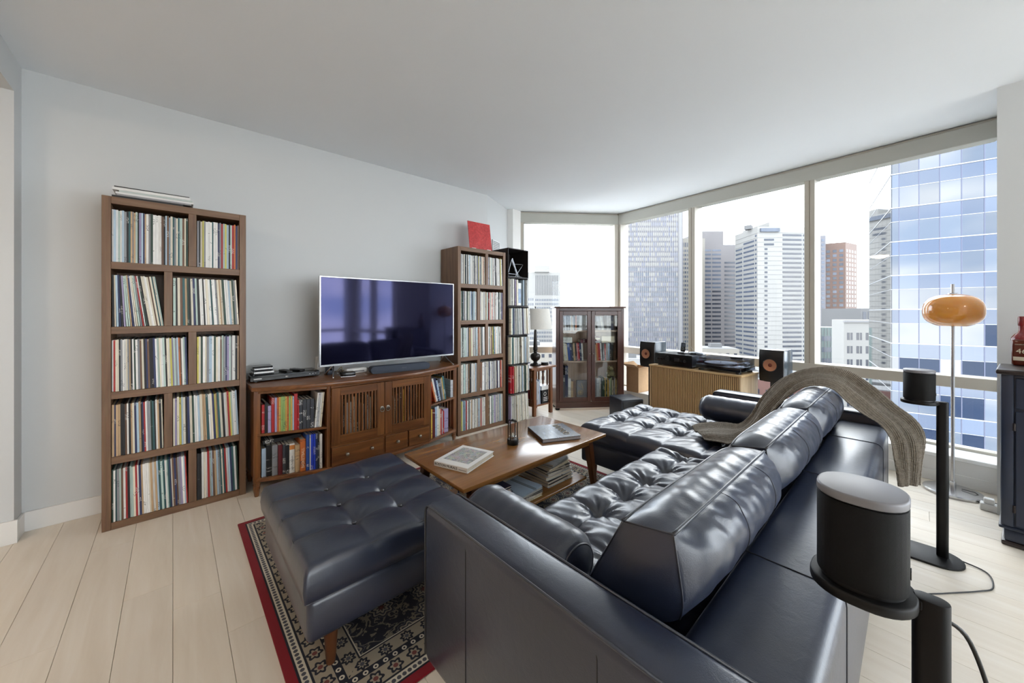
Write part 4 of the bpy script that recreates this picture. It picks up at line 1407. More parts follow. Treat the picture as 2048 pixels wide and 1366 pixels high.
FOOTW = wood('walnut_foot', (70, 40, 22), (92, 54, 30), (110, 68, 40), 'z', 0.35)

def tufted(x0, x1, y0, y1, z0, z1, bxs, bys, r=0.045, dep=0.035, crown=0.012, step=0.0085, seed=1, wrinkle=1.0):
    """upholstered pad: rounded rim, deep buttons on a grid, seams between them, radiating creases"""
    nx = int((x1 - x0) / step) + 1
    ny = int((y1 - y0) / step) + 1
    # denser towards the rim
    sx = np.linspace(0, 1, nx); sy = np.linspace(0, 1, ny)
    X, Y = np.meshgrid(x0 + (x1 - x0) * sx, y0 + (y1 - y0) * sy, indexing='ij')
    def rim(d_):
        q = np.clip((r - d_) / r, 0, 1)
        return r * (1 - np.sqrt(np.clip(1 - q * q, 0, 1)))
    Z = np.full_like(X, z1)
    drop = np.maximum(rim(np.minimum(X - x0, x1 - X)), rim(np.minimum(Y - y0, y1 - Y)))
    dxm = np.minimum(X - x0, x1 - X); dym = np.minimum(Y - y0, y1 - Y)
    ed = np.minimum(dxm, dym)
    ex = np.array([x0] + list(bxs) + [x1]); ey = np.array([y0] + list(bys) + [y1])
    def cell(v, e):
        k = np.clip(np.searchsorted(e, v) - 1, 0, len(e) - 2)
        return (v - e[k]) / (e[k + 1] - e[k])
    cx = cell(X, ex); cy = cell(Y, ey)
    Z += crown * (np.sin(PI * cx) ** 0.7 * 0.6 + np.sin(PI * cy) ** 0.7 * 0.6)
    fade = np.clip(ed / 0.10, 0, 1)
    for b in bxs:
        Z -= 0.007 * np.exp(-np.abs(X - b) / 0.010) * (0.35 + 0.65 * fade)
    for b in bys:
        Z -= 0.007 * np.exp(-np.abs(Y - b) / 0.010) * (0.35 + 0.65 * fade)
    rg = np.random.RandomState(seed)
    for bx_ in bxs:
        for by_ in bys:
            dx, dy = X - bx_, Y - by_
            dd = np.sqrt(dx * dx + dy * dy) + 1e-6
            Z -= dep * np.exp(-(dd / 0.042) ** 1.05)
            an = np.arctan2(dy, dx)
            ph = rg.uniform(0, 6)
            Z += wrinkle * 0.0032 * (np.sin(an * 9 + ph) + 0.7 * np.sin(an * 14 + 2 * ph)) * np.exp(-((dd - 0.05) / 0.045) ** 2)
    ns = np.zeros_like(X)
    for k in range(5):
        a_ = rg.uniform(0.2, 1.3); fq = rg.uniform(40, 90); ph = rg.uniform(0, 6)
        ns += np.sin((X * math.cos(a_) + Y * math.sin(a_)) * fq + 2.5 * np.sin(X * 11 + ph) + 2.0 * np.sin(Y * 13 + ph))
    Z += wrinkle * 0.0008 * ns * fade
    Z -= drop
    V = np.stack([X, Y, Z], -1).reshape(-1, 3).tolist()
    idx = lambda i, j: i * ny + j
    Fc = [(idx(i, j), idx(i + 1, j), idx(i + 1, j + 1), idx(i, j + 1)) for i in range(nx - 1) for j in range(ny - 1)]
    loop = [idx(i, 0) for i in range(nx)] + [idx(nx - 1, j) for j in range(1, ny)] + [idx(i, ny - 1) for i in range(nx - 2, -1, -1)] + [idx(0, j) for j in range(ny - 2, 0, -1)]
    prev = loop
    mids = [(0.004, (z0 + z1 - r) / 2), (0.0, z0 + 0.008), (-0.008, z0)]
    cxm, cym = (x0 + x1) / 2, (y0 + y1) / 2
    for out, zz in mids:
        cur = []
        for k in loop:
            x_, y_, _ = V[k]
            V.append([x_ + (out if x_ > cxm else -out) * (1 if abs(x_ - x0) < 1e-6 or abs(x_ - x1) < 1e-6 else 0), y_ + (out if y_ > cym else -out) * (1 if abs(y_ - y0) < 1e-6 or abs(y_ - y1) < 1e-6 else 0), zz])
            cur.append(len(V) - 1)
        n = len(loop)
        for k in range(n):
            Fc.append((prev[k], cur[k], cur[(k + 1) % n], prev[(k + 1) % n]))
        prev = cur
    Fc.append(tuple(prev[::-1]) if False else tuple(prev))
    return V, Fc

def buttons(root_part, bxs, bys, z, off):
    me = shared('button', lathe(B(), [(0, -0.004), (0.009, -0.004), (0.010, 0.0), (0.007, 0.004), (0, 0.005)], 10), LEAP)
    for a in bxs:
        for b in bys:
            put('button', me, root_part, (a, b, z))

def rim_loop(x0, x1, y0, y1, z, rc=0.03, n=5):
    pts = []
    for cx_, cy_, a0 in ((x1 - rc, y0 + rc, -PI / 2), (x1 - rc, y1 - rc, 0), (x0 + rc, y1 - rc, PI / 2), (x0 + rc, y0 + rc, PI)):
        for i in range(n + 1):
            a_ = a0 + PI / 2 * i / n
            pts.append((cx_ + rc * math.cos(a_), cy_ + rc * math.sin(a_), z))
    return pts

# ottoman
ot = thing('ottoman', 'navy leather tufted ottoman with walnut feet on the rug', 'ottoman', (0.665, 1.80, RZ))
OX0, OX1, OY0, OY1 = 0.325, 1.005, 1.385, 2.205
obx, oby = [0.563, 0.767], [1.60, 1.795, 1.99]
top = wobj('cushion', tufted(OX0, OX1, OY0, OY1, 0.305, 0.428, obx, oby, 0.028, 0.024, 0.012, 0.0085, 3, 0.3), LEA, ot, smooth=True)
buttons(top, obx, oby, 0.414, 0)
obj('piping', tube(B(), rim_loop(OX0 + 0.012, OX1 - 0.012, OY0 + 0.012, OY1 - 0.012, 0.4235, 0.02), 0.0028, 6, True), LEAP, top, smooth=True)
wobj('base', bx(B(), OX0 + 0.012, OX1 - 0.012, OY0 + 0.012, OY1 - 0.012, 0.155, 0.306, 0.022, 4), LEA, ot, smooth='auto')
for a, b in ((0.43, 1.46), (0.90, 1.46), (0.43, 2.12), (0.90, 2.12)):
    wobj('leg', lathe(B(), [(0, RZ), (0.016, RZ), (0.027, 0.157), (0, 0.157)], 16, (a, b, 0)), FOOTW, ot, smooth='auto')

# ------------------------------------------------------------------ sofa with chaise
SU0, SU1, SV0, SV1 = 0.61, 3.31, 0.115, 1.10
ARM = 0.13
AZ = 0.67
BZ = 0.61
so = thing('sectional_sofa', 'navy leather sectional sofa with tufted seats, track arms and a chaise', 'sofa', (1.96, 0.7, 0))
def arm(u0, u1, outer, name='arm'):
    a = wobj(name, bx(B(), u0, u1, SV0, SV1, 0.155, AZ, 0.026, 4), LEA, so, smooth='auto')
    r_ = 0.022
    for x in (u0 + 0.006, u1 - 0.006):
        pts = [(x, SV0 + 0.02, AZ - 0.006)] + [(x, SV1 - 0.03 + 0.026 * math.sin(q), AZ - 0.030 + 0.026 * math.cos(q)) for q in [PI / 2 * i / 5 for i in range(6)]] + [(x, SV1 - 0.004, 0.17)]
        obj('piping', tube(B(), pts, 0.0038, 6), LEAP, a, smooth=True)
    for y in (0.86, 0.42):
        obj('seam', tube(B(), [(outer, y, 0.16), (outer, y, AZ - 0.05), (outer + (0.004 if outer < 1 else -0.004), y + 0.006, AZ - 0.022)], 0.0016, 5), SEAM, a)
    return a
arm(SU0, SU0 + ARM, SU0)
arm(SU1 - ARM, SU1, SU1)
# back
bk = wobj('back', bx(B(), SU0 + ARM + 0.001, SU1 - ARM - 0.001, SV0, 0.345, 0.155, BZ, 0.035, 5), LEA, so, smooth='auto')
for u in (1.22, 2.02, 2.72):
    pts = [(u, 0.34, BZ + 0.0008), (u, 0.15, BZ + 0.0008)] + [(u, SV0 + 0.035 - 0.0355 * math.sin(q), BZ - 0.035 + 0.0355 * math.cos(q)) for q in [PI / 2 * i / 6 for i in range(1, 7)]] + [(u, SV0 - 0.0005, 0.17)]
    obj('seam', tube(B(), pts, 0.0018, 5), SEAM, bk)
# seat deck and chaise body
CU0, CV1 = 2.325, 1.765
wobj('seat_base', bx(B(), SU0 + ARM + 0.002, CU0 - 0.002, 0.347, 1.085, 0.155, 0.30, 0.02, 3), LEA, so, smooth='auto')
wobj('chaise_base', bx(B(), CU0 + 0.001, SU1 - ARM - 0.002, 0.347, CV1 - 0.012, 0.155, 0.315, 0.02, 3), LEA, so, smooth='auto')
wobj('chaise_base_return', bx(B(), SU1 - ARM - 0.001, SU1 - 0.05, SV1 + 0.002, CV1 - 0.012, 0.155, 0.315, 0.02, 3), LEA, so, smooth='auto')
sbx = [0.945 + 0.2155 * k for k in range(7)]
sby = [0.70, 0.938]
st = wobj('seat_cushion', tufted(SU0 + ARM + 0.004, CU0 - 0.004, 0.35, 1.135, 0.295, 0.425, sbx, sby, 0.055, 0.046, 0.020, 0.0085, 5, 1.3), LEA, so, smooth=True)
buttons(st, sbx, sby, 0.380, 0)
cbx = [2.66, 2.868, 3.09]
cby = [0.64, 0.88, 1.13, 1.365, 1.605]
ch = wobj('chaise_cushion', tufted(CU0, SU1 - ARM - 0.004 + 0.075, 0.35, CV1, 0.312, 0.432, [2.45] + cbx if False else cbx, cby, 0.05, 0.046, 0.018, 0.0085, 9, 1.0), LEA, so, smooth=True)
buttons(ch, cbx, cby, 0.386, 0)
for a, b in ((0.70, 1.02), (0.70, 0.2), (2.40, 1.68), (3.18, 1.68), (3.2, 0.2), (1.9, 0.2), (2.25, 1.0)):
    zf = RZ if (b > 1.2 and a < 2.5) else 0.0
    wobj('leg', lathe(B(), [(0, zf), (0.016, zf), (0.027, 0.157), (0, 0.157)], 14, (a, b, 0)), FOOTW, so, smooth='auto')

# loose back cushions
def back_cushion(label, u0, u1, prof, n=26, seed=1, tip=0.0):
    """prof: four (v,z) corners front-bottom, front-top, rear-top, rear-bottom; puffed between the seams"""
    (fb_, ft_, rt_, rb_) = [Vector(p) for p in prof]
    bm = B()
    rg = random.Random(seed)
    ph = [rg.uniform(0, 6) for _ in range(6)]
    cvz = (fb_ + ft_ + rt_ + rb_) / 4
    def pos(a, b, c):
        # a along u, b front(-1)..rear(1), c bottom..top
        u = (u0 + u1) / 2 + (u1 - u0) / 2 * a
        s, t_ = (b + 1) / 2, (c + 1) / 2
        p = (fb_ * (1 - s) + rb_ * s) * (1 - t_) + (ft_ * (1 - s) + rt_ * s) * t_
        return u, p
    def P(a, b, c, face):
        u, p = pos(a, b, c)
        # puff
        wr = math.sin(a * 16 + 3 * math.sin(c * 2.5 + ph[0]) + ph[1]) * 0.5 + math.sin(a * 29 + 4 * math.sin(c * 3 + ph[2]) + b * 3) * 0.35 + math.sin(a * 47 + c * 5 + ph[3] + 3 * math.sin(b * 2)) * 0.25
        near_edge = 1.0
        p = cvz + (p - cvz) * (1 - (0.03 if (a < 0 and u0 < 1.0) else 0.12) * abs(a) ** 7) * (1 - 0.13 * (max(0.0, b) * max(0.0, -c)) ** 3)
        if face == 'f' or face == 'r':
            k = (1 - a ** 6) * (1 - c * c) ** 0.8
            n_ = (fb_ - rb_).normalized() if face == 'f' else (rb_ - fb_).normalized()
            amt = 0.060 if face == 'r' else 0.045
            p = p + n_ * amt * k + n_ * 0.0042 * wr * min(1, 4 * (1 - abs(a))) * (0.4 + 0.6 * abs(c)) * min(1, 6 * (1 - abs(c)))
        elif face == 't' or face == 'b':
            k = (1 - a ** 6) * (1 - b * b)
            n_ = Vector((0, 1 if face == 't' else -1))
            p = p + n_ * (0.022 if face == 't' else 0.004) * k + n_ * 0.0022 * wr * min(1, 4 * (1 - abs(a))) * min(1, 6 * (1 - abs(b)))
        else:
            k = (1 - b * b) * (1 - c * c)
            u += (1 if face == 'R' else -1) * (0.022 if (face == 'L' and u0 < 1.0) else 0.010) * k
        return (u, p.x, p.y)
    def grid(fn, n1, n2):
        vs = [[bm.verts.new(fn(-1 + 2 * i / n1, -1 + 2 * j / n2)) for j in range(n2 + 1)] for i in range(n1 + 1)]
        for i in range(n1):
            for j in range(n2):
                bm.faces.new((vs[i][j], vs[i + 1][j], vs[i + 1][j + 1], vs[i][j + 1]))
    na, nb, nc_ = 110, 14, 34
    grid(lambda a, c: P(a, -1, c, 'f'), na, nc_)
    grid(lambda a, c: P(a, 1, c, 'r'), na, nc_)
    grid(lambda a, b: P(a, b, 1, 't'), na, nb)
    grid(lambda a, b: P(a, b, -1, 'b'), na, nb)
    grid(lambda b, c: P(-1, b, c, 'L'), nb, nc_)
    grid(lambda b, c: P(1, b, c, 'R'), nb, nc_)
    bmesh.ops.remove_doubles(bm, verts=bm.verts[:], dist=0.0008)
    bmesh.ops.recalc_face_normals(bm, faces=bm.faces[:])
    o = obj('back_cushion', bm, LEA, smooth='auto')
    tag(o, label, 'cushion', 'loose leather back cushions')
    for b in (-1, 1):
        pts = [P(-1 + 2 * i / 40, b, 1, 't') for i in range(41)]
        obj('piping', tube(B(), pts, 0.0042, 6), LEAP, o, smooth=True)
    for a in (-1, 1):
        pts = [P(a, b_, 1, 't') for b_ in [-1 + 0.2 * i for i in range(11)]]
        obj('end_seam', tube(B(), pts, 0.0022, 5), LEAP, o, smooth=True)
        for b in (-1, 1):
            pts = [P(a, b, c_, 'L') for c_ in [-1 + 0.2 * i for i in range(11)]]
            obj('end_seam', tube(B(), pts, 0.0022, 5), LEAP, o, smooth=True)
    for a in (-0.28, 0.42):
        pts = [Vector(P(a, 1, c_, 'r')) + Vector((0, -0.0005, 0)) for c_ in [1 - 0.15 * i for i in range(12)]]
        obj('seam', tube(B(), pts, 0.0014, 5), SEAM, o, smooth=True)
    return o
CP = [(0.655, 0.455), (0.478, 0.800), (0.352, 0.822), (0.322, 0.634)]
def cp(dz, dv=0.0):
    return [(v_ + dv, z_ + (dz if z_ > 0.7 else 0)) for v_, z_ in CP]
back_cushion('puffy navy leather back cushion nearest the camera', 0.800, 1.548, cp(0.0), seed=1)
back_cushion('middle puffy navy leather back cushion of the sofa', 1.572, 2.312, cp(0.005), seed=2)
back_cushion('farthest navy leather back cushion, partly under the knitted throw', 2.336, 3.060, cp(0.015), seed=3)

# side bolsters lying along the arms
def bolster(label, u, v0, v1, z, rad, squash=0.9):
    bm = B()
    n = 30
    prof = []
    ln = v1 - v0
    for i in range(n + 1):
        s = i / n
        e = min(s, 1 - s) * ln
        r_ = rad * (1 - 0.32 * max(0, 1 - e / 0.05) ** 2) * (1 + 0.02 * math.sin(s * 40) * math.sin(s * 13))
        prof.append((r_, s * ln))
    prof = [(0, -0.006), (rad * 0.4, -0.005)] + prof + [(rad * 0.4, ln + 0.005), (0, ln + 0.006)]
    lathe(bm, prof, 36)
    bmesh.ops.transform(bm, matrix=Matrix.Translation((u, v0, z)) @ Matrix.Diagonal((1, 1, squash, 1)) @ Matrix.Rotation(R(-90), 4, 'X'), verts=bm.verts[:])
    bmesh.ops.recalc_face_normals(bm, faces=bm.faces[:])
    o = obj('bolster', bm, LEA, smooth=True)
    tag(o, label, 'bolster', 'leather arm bolsters')
    for vv in (v0 + 0.003, v1 - 0.003):
        pts = [(u + rad * 0.70 * math.cos(a_), vv, z + squash * rad * 0.70 * math.sin(a_)) for a_ in [2 * PI * i / 32 for i in range(32)]]
        obj('piping', tube(B(), pts, 0.0035, 6, True), LEAP, o, smooth=True)
    return o
bolster('navy leather bolster against the near sofa arm', 0.858, 0.655, 1.12, 0.560, 0.105)
bolster('navy leather bolster on the chaise against the far arm', 3.066, 0.70, 1.13, 0.562, 0.105)

# ------------------------------------------------------------------ knitted throw
def knit_mat():
    m, t, b = new_mat('taupe_knit')
    at = t.nodes.new('ShaderNodeUVMap')
    at.uv_map = 'UVMap'
    wv = N(t, 'TexWave', Scale=1.0)
    mp = N(t, 'Mapping')
    mp.inputs['Scale'].default_value = (0.0, 46.0, 0)
    L(t, at.outputs[0], mp.inputs['Vector'])
    wv.bands_direction = 'Y'
    L(t, mp.outputs[0], wv.inputs['Vector'])
    n = N(t, 'TexNoise', Scale=60.0, Detail=3.0)
    L(t, coords(t), n.inputs['Vector'])
    f_ = math_(t, 'MULTIPLY', wv.outputs['Fac'], n.outputs['Fac'])
    L(t, ramp(t, f_, [(0.05, lin((92, 84, 74))), (0.35, lin((134, 125, 112))), (0.7, lin((160, 151, 137)))]), b.inputs['Base Color'])
    b.inputs['Roughness'].default_value = 0.95
    b.inputs['Specular IOR Level'].default_value = 0.1
    b.inputs['Sheen Weight'].default_value = 0.3
    bump(t, b, f_, 0.6, 0.004)
    return m
def throw():
    # centre line: position, and the direction across with half width
    ctrl = [((2.60, 0.985, 0.476), (0.75, 0.66, 0.0), 0.11), ((2.64, 0.93, 0.484), (0.80, 0.60, 0.0), 0.17), ((2.69, 0.85, 0.484), (0.92, 0.38, 0.02), 0.20), ((2.74, 0.785, 0.49), (0.97, 0.2, 0.03), 0.165),
            ((2.79, 0.705, 0.55), (0.90, 0.36, 0.18), 0.125), ((2.86, 0.632, 0.70), (0.84, 0.46, 0.26), 0.12), ((2.935, 0.54, 0.825), (0.86, 0.36, 0.34), 0.12), ((2.965, 0.43, 0.880), (0.94, 0.06, 0.34), 0.12),
            ((2.985, 0.32, 0.878), (0.94, -0.1, 0.30), 0.125), ((3.01, 0.225, 0.80), (0.90, -0.34, 0.26), 0.115), ((3.04, 0.145, 0.715), (0.86, -0.48, 0.18), 0.11), ((3.065, 0.085, 0.655), (0.80, -0.6, 0.1), 0.10), ((3.08, 0.045, 0.575), (0.76, -0.65, 0), 0.09), ((3.085, 0.035, 0.45), (0.74, -0.67, 0), 0.082), ((3.085, 0.035, 0.315), (0.74, -0.67, 0), 0.07)]
    C = smoothpath([c[0] for c in ctrl], 14)
    A = smoothpath([c[1] for c in ctrl], 14)
    Wd = [p.x for p in smoothpath([(c[2], 0, 0) for c in ctrl], 14)]
    nl, nw = len(C), 110
    V, UV = [], []
    for i in range(nl):
        tg = (C[min(i + 1, nl - 1)] - C[max(i - 1, 0)]).normalized()
        ac = A[i].normalized()
        nm = ac.cross(tg)
        if nm.z < 0 and i < nl * 0.75:
            nm = -nm
        if i >= nl * 0.75 and nm.y > 0:
            nm = -nm
        if nm.length < 1e-5:
            nm = Vector((0, 0, 1))
        nm.normalize()
        s = i / (nl - 1)
        for j in range(nw + 1):
            w_ = -1 + 2 * j / nw
            fold = 0.022 * (0.5 + 0.5 * math.sin(w_ * 5.2 + 3.0 * math.sin(s * 5 + 1))) + 0.016 * (0.5 + 0.5 * math.sin(w_ * 9 - s * 9)) + 0.012 * math.sin(w_ * 3 + s * 22) * max(0.0, s - 0.55) * 2
            rib = 0.0030 * abs(math.sin(w_ * PI * 13))
            stitch = 0.0008 * math.sin(i * 1.9)
            edge = 0.012 * math.sin(s * 30 + 2 * w_) * (abs(w_) > 0.9)
            endw = 0.03 * math.sin(w_ * 4 + 1) * (1 if i == 0 or i == nl - 1 else 0)
            p = C[i] + ac * (Wd[i] * w_ + edge * 0.4) + nm * (fold * (0.55 + 0.45 * math.sin(s * 3)) + rib + stitch)
            V.append(tuple(p))
            UV.append((w_ * 0.5 + 0.5, s * 2.0))
    Fc = [(i * (nw + 1) + j, (i + 1) * (nw + 1) + j, (i + 1) * (nw + 1) + j + 1, i * (nw + 1) + j + 1) for i in range(nl - 1) for j in range(nw)]
    o = obj('knitted_throw', (V, Fc), knit_mat(), smooth=True)
    uv = o.data.uv_layers.new(name='UVMap')
    for lp in o.data.loops:
        uv.data[lp.index].uv = UV[lp.vertex_index]
    so_ = o.modifiers.new('thickness', 'SOLIDIFY')
    so_.thickness = 0.007
    so_.offset = 0.0
    tag(o, 'ribbed taupe knitted throw draped over the far end of the sofa back', 'blanket')
throw()

# ------------------------------------------------------------------ coffee table
TX0, TX1, TY0, TY1, TZ = 1.025, 2.232, 1.462, 2.078, 0.45
ct = thing('coffee_table', 'teak coffee table with splayed legs and a lower shelf of books', 'table', (1.63, 1.77, RZ))
wbox('top', TX0, TX1, TY0, TY1, TZ - 0.022, TZ, TEAK_H, ct, 0.004, 2)
for y in (TY0 + 0.05, TY1 - 0.068):
    wbox('apron', TX0 + 0.11, TX1 - 0.11, y, y + 0.018, TZ - 0.065, TZ - 0.022, TEAK_H, ct, 0.001)
for x in (TX0 + 0.10, TX1 - 0.118):
    wbox('apron', x, x + 0.018, TY0 + 0.068, TY1 - 0.068, TZ - 0.065, TZ - 0.022, TEAK_H, ct, 0.001)
for sx_, sy_ in ((-1, -1), (1, -1), (1, 1), (-1, 1)):
    cx_ = (TX0 + TX1) / 2 + sx_ * ((TX1 - TX0) / 2 - 0.115)
    cy_ = (TY0 + TY1) / 2 + sy_ * ((TY1 - TY0) / 2 - 0.075)
    bm = B()
    a, b = 0.026, 0.016
    lo_ = [(cx_ + sx_ * 0.055 + i * b, cy_ + sy_ * 0.03 + j * b, RZ) for i, j in ((-1, -1), (1, -1), (1, 1), (-1, 1))]
    hi_ = [(cx_ + i * a, cy_ + j * a, TZ - 0.022) for i, j in ((-1, -1), (1, -1), (1, 1), (-1, 1))]
    vs = [bm.verts.new(p) for p in lo_ + hi_]
    for f_ in ((3, 2, 1, 0), (4, 5, 6, 7), (0, 1, 5, 4), (1, 2, 6, 5), (2, 3, 7, 6), (3, 0, 4, 7)):
        bm.faces.new([vs[i] for i in f_])
    bmesh.ops.bevel(bm, geom=bm.edges[:], offset=0.004, segments=2, affect='EDGES')
    wobj('leg', bm, TEAK_V, ct, smooth='auto')
wbox('lower_shelf', TX0 + 0.13, TX1 - 0.13, TY0 + 0.07, TY1 - 0.07, 0.150, 0.166, TEAK_H, ct, 0.002)

def mural_mat():
    m, t, b = new_mat('mosaic_photo_print')
    v = coords(t, (1, 1, 1))
    vo = N(t, 'TexVoronoi', Scale=48.0)
    L(t, v, vo.inputs['Vector'])
    n = N(t, 'TexNoise', Scale=160.0, Detail=3.0)
    L(t, v, n.inputs['Vector'])
    hs = N(t, 'HueSaturation', Saturation=0.35, Value=0.62)
    L(t, vo.outputs['Color'], hs.inputs['Color'])
    L(t, mixc(t, 0.5, hs.outputs[0], ramp(t, n.outputs['Fac'], [(0.35, lin((60, 72, 92))), (0.5, lin((176, 182, 190))), (0.65, lin((214, 196, 160)))])), b.inputs['Base Color'])
    b.inputs['Roughness'].default_value = 0.35
    return m
# white picture book: spine towards the camera
ma = math.atan2(1.592 - 1.803, 1.141 - 1.066)
mb = thing('picture_book', 'white picture book with a mosaic cover lying on the coffee table', 'book', (1.232, 1.742, TZ), ma)
WB = plain('white_book_board', (232, 232, 230), 0.35, var=0.02)
# local x along the spine, local y away from it (towards the far right)
box('back_cover', -0.112, 0.112, -0.135, 0.135, 0, 0.003, WB, mb, 0.0008)
box('front_cover', -0.112, 0.112, -0.135, 0.135, 0.025, 0.028, WB, mb, 0.0008)
box('spine', -0.112, 0.112, -0.138, -0.133, 0, 0.028, WB, mb, 0.002)
box('pages', -0.108, 0.108, -0.133, 0.130, 0.003, 0.025, PAPER, mb, 0)
box('cover_picture', -0.085, 0.085, -0.09, 0.105, 0.028, 0.0284, mural_mat(), mb, 0)
lettering('BOSTON MURALS', 0.019, INK, mb, (-0.03, -0.1384, 0.014), (R(90), 0, 0))
box('spine_line', 0.055, 0.104, -0.1386, -0.138, 0.0105, 0.0125, INK, mb, 0)
# dark photo book
def sea_mat():
    m, t, b = new_mat('dark_photo_print')
    v = coords(t, (6, 20, 1))
    n = N(t, 'TexNoise', Scale=1.2, Detail=6.0)
    L(t, v, n.inputs['Vector'])
    L(t, ramp(t, n.outputs['Fac'], [(0.3, lin((26, 30, 38))), (0.5, lin((60, 68, 80))), (0.7, lin((104, 116, 132)))]), b.inputs['Base Color'])
    b.inputs['Roughness'].default_value = 0.18
    return m
a2 = math.atan2(1.63 - 1.888, 1.765 - 1.886)
pb = thing('photo_book', 'dark glossy photo book lying at the far end of the coffee table', 'book', (1.95, 1.70, TZ), a2)
DBK = plain('dark_book_board', (40, 30, 30), 0.3)
box('back_cover', -0.142, 0.142, -0.138, 0.138, 0, 0.003, DBK, pb, 0.0008)
box('front_cover', -0.142, 0.142, -0.138, 0.138, 0.022, 0.025, sea_mat(), pb, 0.0008)
box('spine', -0.142, 0.142, -0.141, -0.137, 0, 0.025, DBK, pb, 0.0015)
box('pages', -0.138, 0.138, -0.137, 0.133, 0.003, 0.022, plain('grey_pages', (176, 174, 178), 0.7, vs=80, var=0.1), pb, 0)
TITLE = plain('tan_title_print', (150, 138, 118), 0.35)
for i, (x_, w_) in enumerate(((-0.10, 0.03), (-0.055, 0.03), (-0.01, 0.025), (0.03, 0.03), (0.075, 0.03))):
    pts = [(x_ + w_ * 0.5 * math.cos(q), 0.06 + 0.022 * math.sin(q), 0.0254) for q in [2 * PI * k / 14 for k in range(14)]]
    obj('cover_lettering', tube(B(), pts, 0.003, 5, True), TITLE, pb)

# oil lantern
la = thing('lantern', 'small black lantern with a glass chimney on the coffee table', 'lantern', (1.615, 1.755, TZ), R(20))
obj('base', lathe(B(), [(0, 0), (0.036, 0), (0.037, 0.004), (0.037, 0.030), (0.034, 0.034), (0.0, 0.034)], 28), BLACKM, la, smooth='auto')
obj('burner', lathe(B(), [(0.018, 0.034), (0.018, 0.042), (0.024, 0.046), (0.024, 0.052), (0, 0.054)], 24), CHROME, la, smooth='auto')
obj('chimney', lathe(B(), [(0.022, 0.050), (0.0225, 0.09), (0.022, 0.125), (0.0205, 0.125), (0.021, 0.09), (0.0205, 0.052), (0.022, 0.050)], 24), CLEAR, la, smooth='auto')
obj('wick', lathe(B(), [(0.0, 0.053), (0.004, 0.053), (0.003, 0.07), (0, 0.071)], 8), WHITEP, la)
for a_ in (0.0, PI / 2):
    pts = [(0.033 * math.cos(a_), 0.033 * math.sin(a_), 0.02), (0.033 * math.cos(a_), 0.033 * math.sin(a_), 0.14), (0.028 * math.cos(a_), 0.028 * math.sin(a_), 0.15), (-0.028 * math.cos(a_), -0.028 * math.sin(a_), 0.15), (-0.033 * math.cos(a_), -0.033 * math.sin(a_), 0.14), (-0.033 * math.cos(a_), -0.033 * math.sin(a_), 0.02)]
    obj('frame_hoop', tube(B(), pts, 0.0034, 8), BLACKM, la, smooth=True)
obj('cap', lathe(B(), [(0, 0.147), (0.012, 0.147), (0.012, 0.155), (0.005, 0.160), (0, 0.160)], 16), BLACKM, la, smooth='auto')

# piles on the lower shelf
SHZ = 0.166
G2 = 'books on the coffee table shelf'
def pile(cx, cy, specs, where, base_ang=0.0):
    z = SHZ
    for i, (c, w_, d_, t_, a_) in enumerate(specs):
        flat_book('%s book, %s from bottom of %s' % (c, ordw(i + 1), where), cx, cy, z, w_, d_, t_, c, R(a_) + base_ang, G2)
        z += t_ + 0.0011
pile(1.345, 1.70, [('pale grey', 0.20, 0.24, 0.02, 2), ('black', 0.21, 0.25, 0.03, 0), ('navy', 0.21, 0.25, 0.045, 1), ('silver', 0.20, 0.24, 0.018, -1), ('navy', 0.20, 0.24, 0.012, 0)], 'left pile under the coffee table', PI)
pile(1.585, 1.66, [('cream', 0.20, 0.20, 0.012, 0), ('white', 0.21, 0.20, 0.012, 4), ('charcoal', 0.21, 0.20, 0.009, -3), ('pale grey', 0.21, 0.20, 0.01, 3), ('pale blue', 0.20, 0.20, 0.008, 6)], 'front middle pile under the coffee table', PI)
pile(1.60, 1.875, [('white', 0.22, 0.18, 0.02, 0), ('cream', 0.21, 0.18, 0.03, 3), ('white', 0.22, 0.175, 0.055, -4)], 'rear middle pile under the coffee table', PI)
pile(1.905, 1.74, [('silver', 0.25, 0.29, 0.018, 0), ('black', 0.26, 0.29, 0.022, 2), ('pale grey', 0.25, 0.28, 0.022, -2), ('white', 0.24, 0.27, 0.014, 3), ('charcoal', 0.23, 0.27, 0.016, -4), ('cream', 0.23, 0.26, 0.014, 5), ('grey', 0.22, 0.25, 0.010, 10), ('pale grey', 0.22, 0.25, 0.010, 14)], 'right pile under the coffee table', PI)
# ------------------------------------------------------------------ lamp table
lt = thing('lamp_table', 'small slatted mission-style side table between the dark crates and the glazed cabinet', 'table', (3.46, 3.34, 0))
wbox('top', 3.232, 3.690, 3.165, 3.52, 0.585, 0.607, MISS_V, lt, 0.003)
for x in (3.29, 3.595):
    for y in (3.185, 3.46):
        wbox('leg', x, x + 0.04, y, y + 0.04, 0, 0.585, MISS_V, lt, 0.002)
for y in (3.20, 3.475):
    wbox('apron', 3.33, 3.595, y, y + 0.014, 0.555, 0.585, MISS_V, lt, 0.001)
for x in (3.302, 3.612):
    wbox('apron', x, x + 0.014, 3.225, 3.46, 0.555, 0.585, MISS_V, lt, 0.001)
    wbox('low_rail', x, x + 0.014, 3.225, 3.46, 0.13, 0.16, MISS_V, lt, 0.001)
wbox('low_rail', 3.33, 3.595, 3.475, 3.489, 0.13, 0.16, MISS_V, lt, 0.001)
wbox('low_shelf', 3.30, 3.625, 3.20, 3.485, 0.115, 0.13, MISS_V, lt, 0.001)
for k in range(4):
    wbox('back_slat', 3.352 + k * 0.063, 3.378 + k * 0.063, 3.478, 3.486, 0.16, 0.555, MISS_V, lt, 0.001)
